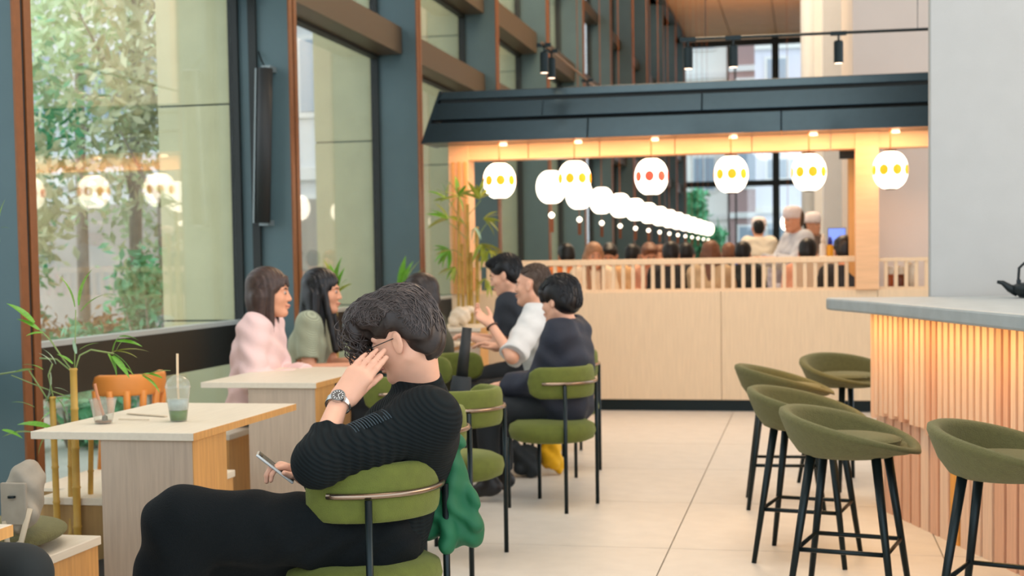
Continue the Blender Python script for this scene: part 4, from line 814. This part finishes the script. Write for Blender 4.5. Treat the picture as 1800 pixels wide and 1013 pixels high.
fw = nrm(P(607, 632, 4.17)-P(709, 592, 4.11)); J['hf'] = fw; J['hu'] = nrm(P(686, 492, 4.09)-P(708, 592, 4.11))
for _m in (hair_k, hair_b): _m.node_tree.nodes['Principled BSDF'].inputs['Specular IOR Level'].default_value = .35
knit = ribbed('black_rib_knit', (8, 17, 19), (0, .9, .25), 30, hi=1.3, sh=.04); knit.node_tree.nodes['Principled BSDF'].inputs['Specular IOR Level'].default_value = .2
tipsL = []; hb = nrm(C0-J['wrL'])        # back of the raised hand towards the aisle
hL = (P(646, 640, 4.01)-J['wrL'], hb+np.array([-.35, 0, .15]), P(690, 740, 3.99)-J['wrL'], dict(curl=(.10, .12, .14, .16), thumb=.08, spread=-.02, tcurl=-.05, s=1.12))
hR = (P(502, 822, 4.13)-J['wrR'], np.array([.2, .2, 1.]), P(520, 780, 4.03)-J['wrR'], dict(curl=(.7, .75, .8, .85), thumb=.7, s=.98))
root = np.array([J['pel'][0], J['pel'][1], 0.])
hp, L, R = headprims(J['hd'], J['hf'], J['hu'], 1.04)
lt = J['lat']
body = hp+[cone(L(-.03, 0, -.05), J['nb'], .052, .060, .03), cone(L(-.005, .0, -.085), J['nb']+np.array([-.03, 0, .0]), .04, .05, .03)]+torso(dict(J, lat=lt*.45), -.02)
for q, hs in (('L', hL), ('R', hR)):
    body += [cone(J['sh'+q], J['el'+q], .046, .040, .02), cone(J['el'+q], J['wr'+q], .040, .027, .02)]+handprims(J['wr'+q], hs[0], hs[1], hs[2], **hs[3])
    body += [cone(J['hip'+q], J['kn'+q], .08, .058, .03), cone(J['kn'+q], J['an'+q], .055, .036, .02), cone(J['an'+q], J['to'+q], .03, .024, .02)]
lo, hi = bounds([J[k] for k in J if k not in ('lat', 'hf', 'hu')], .16)
me = surf('body', body, lo, hi, .0034); me.transform(Matrix.Translation(Vector(-root)))
man = link('person', me, skin, None, tuple(root)); tag(man, 'person in a black ribbed sweater leaning his face on his hand, holding a phone', 'person')
# sweater
tp_ = torso(dict(J, lat=lt*.5), .022, .06)+[cone(J['pel']+lt*.03+np.array([0, 0, .06]), J['pel']-lt*.03+np.array([0, 0, .06]), .135, .135, .05), cone(J['pel']+np.array([-.11, 0, .03]), J['ch']+np.array([-.05, 0, -.05]), .11, .10, .06),
      cone(J['ch'], J['shL'], .12, .085, .06), cone(J['ch']+np.array([.02, 0, .05]), J['shR'], .12, .085, .06)]
cfL = J['elL']+(J['wrL']-J['elL'])*.50; cfR = J['elR']+(J['wrR']-J['elR'])*.8
tp_ += [cone(J['shL'], J['elL'], .082, .066, .04), cone(J['elL'], cfL+(J['wrL']-J['elL'])*.06, .064, .047, .03), cut(cfL, J['wrL']-J['elL'], .09, .25), cone(J['shR'], J['elR'], .08, .062, .04), cone(J['elR'], cfR, .06, .045, .03), cut(cfR, J['wrR']-J['elR'], .08, .2)]
tp_ += [cone(J['nb']+np.array([-.01, 0, -.045]), J['nb']+nrm(J['hd']-J['nb'])*.052, .090, .074, .03), cut(J['nb']+nrm(J['hd']-J['nb']+np.array([.09, 0, 0]))*.060, J['hd']-J['nb']+np.array([.06, 0, 0]), .12, .3, .008)]
ax = nrm(J['elL']-J['shL']); sh0 = J['shL']
def foldL(p):
    t_ = (p-sh0)@ax; w_ = np.exp(-((t_-.22)/.13)**2); return .0022*w_*np.sin(t_*190+(p[:, 2])*25)+.0032*np.sin(p[:, 2]*34+p[:, 0]*21+np.sin(p[:, 1]*17)*1.5)*np.cos(p[:, 0]*13)
tp_.append(('w', 0, foldL))
lo, hi = bounds([J['pel']-np.array([0, 0, .05]), J['nb'], J['shL'], J['shR'], J['elL'], J['elR'], cfL, cfR], .19); put('sweater', tp_, lo, hi, .0042, knit, root, man)
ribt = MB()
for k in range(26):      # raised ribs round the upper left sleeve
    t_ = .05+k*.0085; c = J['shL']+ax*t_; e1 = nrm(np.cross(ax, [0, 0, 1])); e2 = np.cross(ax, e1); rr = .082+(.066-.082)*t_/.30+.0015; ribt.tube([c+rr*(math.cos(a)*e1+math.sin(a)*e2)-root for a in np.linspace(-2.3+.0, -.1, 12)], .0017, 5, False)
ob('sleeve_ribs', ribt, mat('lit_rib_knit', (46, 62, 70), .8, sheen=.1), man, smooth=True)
# trousers
tr = [cone(J['pel']+lt*.06, J['pel']-lt*.06, .125, .125, .04)]
for q in 'LR': tr += [cone(J['hip'+q], J['kn'+q], .112, .098, .06), cone(J['kn'+q], J['an'+q]+(J['kn'+q]-J['an'+q])*.05, .096, .105, .04), cut(J['an'+q]+(J['kn'+q]-J['an'+q])*.10, J['an'+q]-J['kn'+q], .15, .2)]
tr += [cone((J['hipL']+J['hipR'])/2+np.array([-.1, 0, -.04]), (J['knL']+J['knR'])/2+np.array([.04, 0, -.03]), .10, .10, .06)]
tr.append(('w', 0, lambda p: .0045*np.sin(p[:, 0]*26+p[:, 2]*30+np.sin(p[:, 0]*14+p[:, 1]*9)*1.8)+.0035*np.sin(p[:, 0]*62-p[:, 2]*40+np.sin(p[:, 2]*30)*2)*np.clip((p[:, 0]+1.62)*4, 0, 1)))
lo, hi = bounds([J[a+b] for a in ('hip', 'kn', 'an') for b in 'LR']+[J['pel']], .19); put('trousers', tr, lo, hi, .006, mat('black_wool_trousers', (8, 14, 16), .9, spec=.2, sheen=.04, bump=.6, bscale=260), root, man)
for q in 'LR':
    a, b = J['an'+q], J['to'+q]; pr = [cone(a, b, .045, .036, .02), cone(a, a+np.array([0, 0, .05]), .045, .045, .02)]; lo, hi = bounds([a, b], .1); put('shoe', pr, lo, hi, .007, shoe_k, root, man)
# hair
S4 = 1.04
e = lambda c, r, k=.02, op='u': ell(L(*c), np.array(r)*S4, R, k*S4, op)
hp_ = [e((-.018, 0, .050), (.106, .086, .096)), e((-.062, 0, -.012), (.058, .074, .080), .03), e((.062, 0, .085), (.070, .072, .042), .03), e((.118, .0, .062), (.036, .066, .050), .03), e((.128, .01, .020), (.018, .050, .032), .02), e((.055, .0, .118), (.06, .05, .022), .03),
       e((.090, 0, -.045), (.060, .085, .072), .012, 's'), e((-.004, .105, -.022), (.036, .050, .058), .01, 's'), e((-.004, -.105, -.022), (.036, .050, .058), .01, 's'), e((-.02, .075, -.085), (.05, .05, .045), .01, 's')]
def wav(p):
    q = (p-J['hd'])@R.T; return .0028*np.sin(q[:, 1]*170+np.sin(q[:, 0]*32)*3.2+q[:, 2]*40)+.0022*np.sin(q[:, 2]*120+q[:, 0]*70+q[:, 1]*50)*(q[:, 0] > 0)
hp_.append(('w', 0, wav)); lo, hi = bounds([L(0, 0, .05)], .22); hr = put('hair', hp_, lo, hi, .0034, hair_b, root, man)
rg = np.random.RandomState(2); mb = MB()
def onhair(f_, l_, u_):
    v = nrm([f_, l_, u_]); t_ = .06; c = np.array([-.01, 0, .04]); ds = []
    ts = np.linspace(.05, .20, 61); pts = np.array([L(*(c+v*t)) for t in ts]); d = sdf(hp_[:6]+hp_[-1:], pts); i = np.argmax(d > 0); return pts[i]
for i in range(900):
    l0 = rg.uniform(-1, 1); th0 = rg.uniform(-.7, 2.5); ln_ = rg.uniform(.5, 1.1); m_ = 8; q = []; ph = rg.uniform(0, 6.28); am = rg.uniform(.02, .08); th1 = min(2.75, th0+ln_)
    for j in range(m_):
        th = th0+(th1-th0)*j/(m_-1); ll = math.sin(l0*1.15)*(.95)+am*math.sin(j*.9+ph); c_ = math.sqrt(max(.04, 1-ll*ll)) if abs(ll) < 1 else .2; q.append((-math.cos(th)*c_, ll, math.sin(th)*c_))
    q = np.array([onhair(*x) for x in q])+rg.randn(1, 3)*.0012
    dd_ = sdf(hp_, q); nn_ = int(np.argmax(dd_ > .008)) if (dd_ > .008).any() else m_
    if nn_ < 3: continue
    mb.tube([p-root for p in q[:nn_]], [.0007]+[.0017]*(nn_-2)+[.0004], 4, False)
for i in range(230):      # curls falling over the forehead
    y = rg.uniform(-.07, .07); q = []; ph = rg.uniform(0, 6.28); r_ = rg.uniform(.005, .016); x0 = rg.uniform(.085, .145); z0 = rg.uniform(.02, .11); Ln = rg.uniform(.03, .075)
    for j in range(9): u_ = j/8; q.append(L(x0+.018*math.sin(u_*3)+r_*math.cos(ph+u_*5), y+r_*math.sin(ph+u_*5), z0-Ln*u_))
    mb.tube([p-root for p in q], [.0006]+[.0016]*7+[.0004], 4, False)
o = ob('hair_strands', mb, mat('brown_hair_strands', (64, 54, 50), .36, noise=.3, nscale=80), hr, smooth=True); o['kind'] = 'stuff'
features(L, R, root, man, S4, .003, hair_b)
# glasses, watch, phone
gl = thing('eyeglasses', 'thin dark-framed eyeglasses on the face of the man in black', 'glasses', tuple(root)); m = MB()
for y in (-1, 1):
    m.tube([L(.108+.0*math.cos(a), y*.034+.025*math.cos(a), -.002+.021*math.sin(a))-root for a in np.linspace(0, 2*PI, 25)], .0016, 6)
m.tube([L(.108, -.010, .002)-root, L(.113, 0, .005)-root, L(.108, .010, .002)-root], .0016, 6)
ob('frame', m, mat('dark_glasses_frame', (28, 34, 34), .3, .5), gl, smooth=True); m = MB()
for y in (-1, 1): m.tube([L(.108, y*.059, .004)-root, L(.06, y*.078, .006)-root, L(-.005, y*.086, .008)-root], .0014, 6)
ob('temple', m, mat('dark_glasses_frame', (28, 34, 34)), gl, smooth=True)
for y in (-1, 1): ob('lens', MB().add([L(.108, y*.034+.024*math.cos(a), -.002+.020*math.sin(a))-root for a in np.linspace(0, 2*PI, 21)[:-1]], [tuple(range(20))]), glass, gl)
wa = nrm(J['wrL']-J['elL']); wc = J['wrL']-wa*.012; wn = nrm(hb-wa*(hb@wa)+np.array([-.0, 0, 0])); wn = nrm(rot(wn, wa, -.25)); ws = np.cross(wa, wn)
wt = thing('wristwatch', 'steel wristwatch with black dial on the raised left wrist', 'watch', tuple(wc)); steel = mat('watch_steel', (196, 196, 194), .25, .9)
m = MB(); nn = 40; vs = []
for k in range(nn):
    a = 2*PI*k/nn; c = (math.cos(a)*.031*wn+math.sin(a)*.034*ws)
    for dx, dr_ in ((-.010, 0), (.010, 0), (.010, .0035), (-.010, .0035)): vs.append(c*(1+dr_/.032)+wa*dx)
m.add(vs, [(k*4+j, ((k+1) % nn)*4+j, ((k+1) % nn)*4+(j+1) % 4, k*4+(j+1) % 4) for k in range(nn) for j in range(4)]); ob('bracelet', m, steel, wt)
def disc(c, n_, a_, r, h, k=28):
    b_ = np.cross(n_, a_); pr_ = [c+r*(math.cos(2*PI*i/k)*a_+math.sin(2*PI*i/k)*b_) for i in range(k)]; return pr_+[p+n_*h for p in pr_], [tuple(range(k-1, -1, -1)), tuple(range(k, 2*k))]+[(i, (i+1) % k, k+(i+1) % k, k+i) for i in range(k)]
ob('case', MB().add(*disc(wn*.030, wn, wa, .0205, .009)), steel, wt); ob('dial', MB().add(*disc(wn*.039, wn, wa, .0165, .0012)), mat('black_dial', (22, 24, 24), .3), wt)
bz = ob('bezel', MB().tube([wn*.0395+.0185*(math.cos(a)*wa+math.sin(a)*ws) for a in np.linspace(0, 2*PI, 33)], .0022, 6), mat('grey_bezel', (120, 122, 120), .3, .7), wt, smooth=True)
for k in range(12):
    a = k*PI/6; c = wn*.0408+.0132*(math.cos(a)*wa+math.sin(a)*ws); dr_ = math.cos(a)*wa+math.sin(a)*ws; ob('hour_marker', MB().obox(c, (.0022, .0011, .0004), [dr_, np.cross(wn, dr_), wn]), mat('lume', (226, 226, 220), .5), wt)
for a, ln_ in ((.7, .009), (2.6, .012)): dr_ = math.cos(a)*wa+math.sin(a)*ws; ob('watch_hand', MB().obox(wn*.0414+dr_*ln_/2, (ln_/2, .0008, .0003), [dr_, np.cross(wn, dr_), wn]), mat('lume', (226, 226, 220)), wt)
ph0, ph1 = P(449, 795, 4.09), P(519, 849, 4.11); pd = nrm(ph1-ph0); pn = nrm(np.cross(pd, [-.30, .94, .0])); pn = pn if pn[2] > 0 else -pn; ps = np.cross(pn, pd); pc = (ph0+ph1)/2
pho = thing('smartphone', 'pale smartphone held low in the right hand of the man in black', 'phone', tuple(pc))
ob('case', MB().obox(pc*0, (.068, .035, .0042), [pd, ps, pn]), mat('silver_phone', (202, 204, 200), .3, .4), pho, bevel=.003); ob('screen', MB().obox(pn*.0044, (.064, .032, .0004), [pd, ps, pn]), mat('phone_glass', (90, 100, 98), .1), pho)
for k in range(2): ob('camera_lens', MB().add(*disc(-pd*.055+ps*(-.018+.018*k)+pn*.0045, pn, pd, .006, .0018, 16)), mat('lens_black', (30, 34, 36), .2), pho)
# ---- women by the window
blush = mat('blush_jacket', (224, 194, 190), .9, bump=.3, bscale=60); sage = ribbed('sage_rib_knit', (150, 156, 132), (.3, .9, .6), 34, hi=1.3)
J1 = seatJ((-3.07, 7.36), .12, pelz=.55, lean=.12, hyaw=.08, hpitch=.02, wrL=(.33, -.02, .15), wrR=(.30, -.12, .13), s=.98, kn=(.40, .5))
person('woman with a chin-length brown bob and a blush pink jacket, seated on the bench', J1, skin2, 'bob', mat('brown_bob', (58, 40, 32), .5, noise=.3, nscale=50), blush, jean, shoe_w, .0055, 'people seated along the window', cuff=.9, s=1.10, dr=.026, nstr=260, topwave=.0045, topname='jacket')
J2 = seatJ((-3.08, 8.20), .10, pelz=.55, lean=.16, hyaw=.05, hpitch=.06, wrL=(.36, .0, .17), wrR=(.32, -.12, .14), s=.96, kn=(.40, .5))
person('woman with very long straight black hair and a sage striped knit top', J2, skin2, 'long', hair_k, sage, trk, shoe_k, .0055, 'people seated along the window', cuff=-.75, s=1.09, dr=.012, nstr=300, topname='knit_top')
# ---- men on the aisle side
navy = mat('navy_jacket', (26, 32, 46), .75, sheen=.1, bump=.3, bscale=80, noise=.3, nscale=6); tee = mat('dark_tshirt', (34, 40, 48), .85); whitesh = mat('white_shirt', (208, 210, 208), .85, noise=.04, nscale=20)
J3 = seatJ((-1.29, 7.46), PI-.12, pelz=.54, lean=-.02, hyaw=-.28, hpitch=.12, wrL=(.34, .05, .10), wrR=(.34, -.06, .10), s=.90, kn=(.42, .50), feet=.05)
t3, L3, R3, r3 = person('boy with bowl-cut black hair in a dark navy jacket', J3, skin, 'bowl', hair_k, navy, trk, shoe_k, .0055, 'people seated on the aisle side', cuff=.9, s=1.03, dr=.030, topwave=.003, topname='jacket', nstr=260)
ob('collar_lining', MB().tube([J3['nb']+np.array([math.cos(a)*.075-.03, math.sin(a)*.085, -.02+.02*math.cos(a)])-r3 for a in np.linspace(2.0, 4.6, 10)], .012, 8), mat('light_blue_lining', (150, 178, 200), .7), t3, smooth=True)
J4 = seatJ((-1.56, 8.42), PI-.05, pelz=.56, lean=.10, hyaw=-.15, hpitch=-.02, wrL=(.52, .03, .34), wrR=(.36, -.12, .22), s=.98, kn=(.45, .5))
J4['elL'] = P(900, 628, 8.15); J4['wrL'] = P(862, 570, 8.25)
person('man with a receding hairline in a white shirt, gesturing with a raised hand', J4, skin, 'cropped', hair_g, whitesh, trk, shoe_w, .0055, 'people seated on the aisle side', cuff={'L': -.97, 'R': .3}, s=1.08, dr=.028, handspec={'L': (P(832, 548, 8.3)-J4['wrL'], np.array([-.4, .5, -.7]), np.array([.2, .1, 1.]), dict(curl=(.5, .6, .7, .8), thumb=.9))}, topwave=.004, topname='shirt', nstr=200)
ob_ = thing('bracelet', 'dark bracelet on the raised wrist of the man in white', 'bracelet', tuple(J4['wrL'])); aa = nrm(J4['wrL']-J4['elL']); e1 = nrm(np.cross(aa, [0, 0, 1])); e2 = np.cross(aa, e1)
ob('band', MB().tube([-aa*.02+.032*(math.cos(a)*e1+math.sin(a)*e2) for a in np.linspace(0, 2*PI, 21)], .006, 6), mat('brown_leather', (70, 46, 34), .6), ob_, smooth=True)
J5 = seatJ((-1.86, 9.30), PI-.1, pelz=.60, lean=.22, hyaw=.05, hpitch=.30, wrL=(.40, .06, .20), wrR=(.42, -.08, .2), s=1.0, kn=(.45, .5))
person('man in a dark T-shirt with tousled black hair, looking down', J5, skin, 'short', hair_k, tee, trk, shoe_k, .006, 'people seated on the aisle side', cuff=-.7, s=1.08, dr=.02, topname='tshirt', nstr=260)
J6 = seatJ((-2.31, 8.50), PI+.1, pelz=.52, lean=.1, hyaw=.2, hpitch=.05, s=.95, kn=(.40, .5))
person('person almost hidden behind the head of the man in black, brown hair', J6, skin2, 'bob', hair_b, mat('dark_olive_top', (60, 62, 44), .85), trk, shoe_k, .009, 'people seated along the window', cuff=.8, s=1.05, dr=.03)
# ---- visitor at the lower left edge, mostly out of frame
kx = P(18, 965, 3.3); J7 = seatJ((kx[0]-.52, kx[1]+.02), .0, pelz=.60, lean=.1, hyaw=0, hpitch=.1, kn=(.47, .57), s=.98, wrL=(.22, .14, .10), wrR=(.22, -.14, .10))
person('person in dark clothes at the lower left corner, only knee and coat showing', J7, skin, 'short', hair_k, navy, mat('dark_soft_trousers', (28, 34, 34), .9), shoe_k, .007, None, cuff=.9, dr=.04, s=1.0)
# ---- diners and cooks beyond the partition
def colr(n, c, **k): return mat(n, c, .85, **k)
zp = .15
pf = ob('floor.001', MB().box(-3.6, 13.9, 0, .35, 34, zp), floor_m); pf.name = 'trim_3'; tag(pf, kind='structure')
def proto(label, az, hair, hairm, topm, stand=False, **kw):
    if not stand: Jp = seatJ((0, 0), az, pelz=.58, s=1.0, **kw)
    else:
        Jp = seatJ((0, 0), az, pelz=.93, s=1.0, kn=(.03, .50), feet=.04, **kw)
        for q in 'LR': Jp['an'+q][:2] = Jp['hip'+q][:2]
        for q in 'LR': Jp['to'+q] = Jp['an'+q]+nrm(Jp['hf']*[1, 1, 0])*.13-np.array([0, 0, .05])
    t, *_ = person(label, Jp, skin2, hair, hairm, topm, trk, shoe_k, .0105, None, cuff=.8, s=1.08, dr=.03, hands=True, feat=True)
    KIDS[t.name] = [x for x in bpy.data.objects if x.parent == t]; return t
def clone(src, px, py, Y, rz, label, top, hairm=None, group='diners beyond the partition', skm=None, headz=None):
    p = onY(px, py, Y); r = src.copy(); C.objects.link(r); r.location = (p[0], Y, zp if headz is None else p[2]-headz); r.rotation_euler = (0, 0, rz); r['label'] = label; r['group'] = group
    for ch in KIDS[src.name]:
        q = ch.copy(); C.objects.link(q); q.parent = r; nm = ch.name.split('.')[0]
        for c2_ in [x for x in bpy.data.objects if x.parent == ch]:
            q2 = c2_.copy(); C.objects.link(q2); q2.parent = q
        mm = top if nm in ('top', 'jacket') else (hairm if nm == 'hair' else None)
        if mm: q.material_slots[0].link = 'OBJECT'; q.material_slots[0].material = mm
    return r
pm_ = proto('man with short black hair facing the camera beyond the rail, looking down', -PI/2, 'short', hair_k, colr('tan_shirt', (224, 180, 130)), hpitch=.45, lean=.25)
pw_ = proto('woman with long light hair beyond the rail, left part', -PI/2+.4, 'long', mat('light_brown_hair', (160, 116, 84), .5, noise=.2), colr('cream_top', (236, 214, 184)), hpitch=.1, lean=.1)
pb_ = proto('dark-haired diner seen from behind beyond the rail, centre', PI/2, 'short', hair_k, colr('black_tee', (34, 34, 36)), hpitch=.2, lean=.1)
pc_ = proto('cook in a white cap and cream coat, seen from behind beyond the rail', PI/2+.2, 'cropped', hair_k, colr('cook_cream', (214, 206, 190)), stand=True)
def cap(root_, hd, s=1.):
    m = MB().lathe([(.098, .02), (.102, .05), (.10, .10), (.085, .135), (.05, .152), (.001, .158)], 24, tuple(hd)); o = ob('cap', m, mat('white_cap', (226, 214, 214), .8), root_, smooth=True); return o
cap(pc_, (0.0+.0, .055, .93+.47+.155)); KIDS[pc_.name] = [x for x in bpy.data.objects if x.parent == pc_]
def place(o, px, py, Y, rz=0): p = onY(px, py, Y); o.location = (p[0], Y, zp); o.rotation_euler = (0, 0, rz); o['group'] = 'diners beyond the partition'
place(pm_, 1075, 440, 15.6); place(pw_, 1040, 455, 14.4); place(pb_, 1178, 452, 14.7); place(pc_, 1334, 430, 19.0); pc_['group'] = 'cooks beyond the partition'
brn = mat('chestnut_hair', (112, 70, 46), .5, noise=.2)
for src, px, Y, rz, lab_, top, hm in (
    (pb_, 1000, 15.0, .5, 'leftmost diner beyond the rail, only top of dark hair showing', colr('orange_top', (214, 120, 60)), hair_k),
    (pb_, 1106, 17.0, -.4, 'diner with black hair right of the man looking down', colr('grey_tee', (60, 60, 62)), hair_k),
    (pm_, 1135, 15.9, .35, 'diner with brown hair and peach face beyond the rail, left of centre', colr('peach_top', (222, 168, 140)), brn),
    (pw_, 1160, 18.4, -.3, 'pink-clad diner far back with light hair near the centre', colr('pink_top', (230, 180, 176)), brn),
    (pb_, 1208, 16.3, .3, 'black-clad diner right of the centre diner', colr('black_tee', (34, 34, 36)), hair_k),
    (pb_, 1190, 19.8, -.3, 'small far diner with black hair under the end of the lanterns', colr('red_top', (196, 74, 48)), hair_k),
    (pw_, 1248, 14.6, 2.7, 'brown-haired diner in a beige cardigan, seen from behind', colr('beige_cardigan', (190, 164, 130)), brn),
    (pm_, 1222, 21.2, -.5, 'far diner facing the camera under the last lanterns', colr('grey_top', (150, 140, 138)), hair_k),
    (pb_, 1283, 17.4, .2, 'diner in purple and blue left of the cook in cream', colr('blue_top', (60, 90, 190)), brn),
    (pb_, 1420, 14.1, 0, 'dark-haired diner seated in front of the capped cooks', colr('salmon_top', (226, 160, 130)), hair_k),
    (pm_, 1378, 17.8, .4, 'grey-clad diner between the two capped cooks', colr('lavender_top', (176, 170, 180)), hair_k),
    (pb_, 1303, 15.9, -.2, 'diner in a black top left of the cook in cream, low', colr('black_tee2', (28, 32, 32)), hair_k),
    (pb_, 1490, 12.55, .3, 'black-jacketed person beside the right-hand post', colr('black_tee', (34, 34, 36)), hair_k)):
    clone(src, px, 455, Y, rz, lab_, top, hm)
g3 = 'cooks beyond the partition'
clone(pc_, 1402, 425, 15.1, 1.9, 'nearer cook in a white cap, facing left beside the service counter', colr('grey_coat', (198, 200, 206)), hair_g, g3)
clone(pc_, 1423, 405, 17.4, -2.4, 'farther cook in a white cap, head highest of all', colr('taupe_coat', (150, 130, 118)), hair_k, g3)
# ================================================================ BAGS AND COATS
gj = [cone((-.01, 0, 0), (.01, .02, -.26), .035, .070, .04), cone((.02, .02, -.10), (.045, .03, -.28), .035, .05, .02), cone((-.03, -.01, -.12), (-.08, -.02, -.25), .035, .05, .02), cone((.0, 0, .02), (-.06, .0, .03), .035, .03, .03), cone((.0, -.02, -.05), (-.01, -.05, -.30), .02, .035, .015), cone((.05, .0, -.12), (.075, -.01, -.24), .015, .03, .015),
      ('w', 0, lambda p: .006*np.sin(p[:, 0]*75+p[:, 2]*22+np.sin(p[:, 2]*30)*1.6)+.003*np.sin(p[:, 2]*80+p[:, 0]*60))]
cg = P(796, 792, 4.16); me = surf('draped_jacket', gj, (-.28, -.2, -.50), (.24, .24, .16), .006); me.transform(Matrix.Scale(.9, 4)); o = link('draped_jacket', me, mat('emerald_jacket', (8, 92, 56), .7, noise=.12, nscale=9), None, tuple(cg)); tag(o, 'emerald green jacket hanging down from the back of the man in black\'s chair', 'jacket')
um = thing('folded_umbrella', 'black folded umbrella propped upright right of the man in black', 'umbrella', (-1.78, 7.05, 0)); pa, pb, pc2 = P(821, 576, 7.2), P(812, 662, 7.2), P(808, 700, 7.2); ur = np.array([-1.78, 7.05, 0])
ob('handle', MB().tube([pa-ur, pb-ur], [.026, .032], 12), mat('matte_black', (20, 24, 24)), um, smooth=True); ob('canopy_cloth', MB().tube([pb-ur, pc2-ur, (pc2-ur)*[1, 1, .3], (0, 0, .02)], [.05, .06, .05, .015], 14), mat('black_cloth', (26, 34, 38), .8), um, smooth=True)
def bag(name, label, px, py, r, m_, strapm, seed):
    p = G(px, py, 0); o = blob(name, (p[0], p[1], 0), r, m_, label, 'bag', seed); ob('strap', MB().tube([(-r[0]*.5, 0, r[2]*1.6), (-r[0]*.3, 0, r[2]*2.3), (r[0]*.3, 0, r[2]*2.3), (r[0]*.5, 0, r[2]*1.6)], .008, 8), strapm, o, smooth=True); return o
bag('yellow_bag', 'bright yellow bag on the floor under the boy\'s green chair', 968, 836, (.085, .10, .14), mat('yellow_fabric', (236, 178, 10), .7), trk, 12)
bag('black_backpack', 'black backpack on the floor left of the yellow bag', 925, 838, (.12, .12, .12), mat('black_cloth', (26, 34, 38)), trk, 15)
b2 = P(62, 905, 4.35); o = blob('canvas_bag', (b2[0]-.03, b2[1], .50), (.075, .10, .13), mat('taupe_canvas', (150, 142, 126), .8, noise=.1), 'taupe bag standing on the olive cushion at lower left', 'bag', 31)
ob('flap', MB().box(-.03, -.095, -.03, .055, -.08, .10), mat('taupe_canvas', (150, 142, 126)), o, bevel=.004); ob('buckle', MB().lathe([(.001, 0), (.012, 0), (.012, .006), (.001, .006)], 12, (.012, -.10, .055)), blk, o); ob('strap', MB().tube([(-.02, -.09, -.02), (.0, -.11, -.09), (.04, -.10, -.08), (.06, -.08, .02)], .009, 8), mat('pale_strap', (190, 176, 150), .7), o, smooth=True)
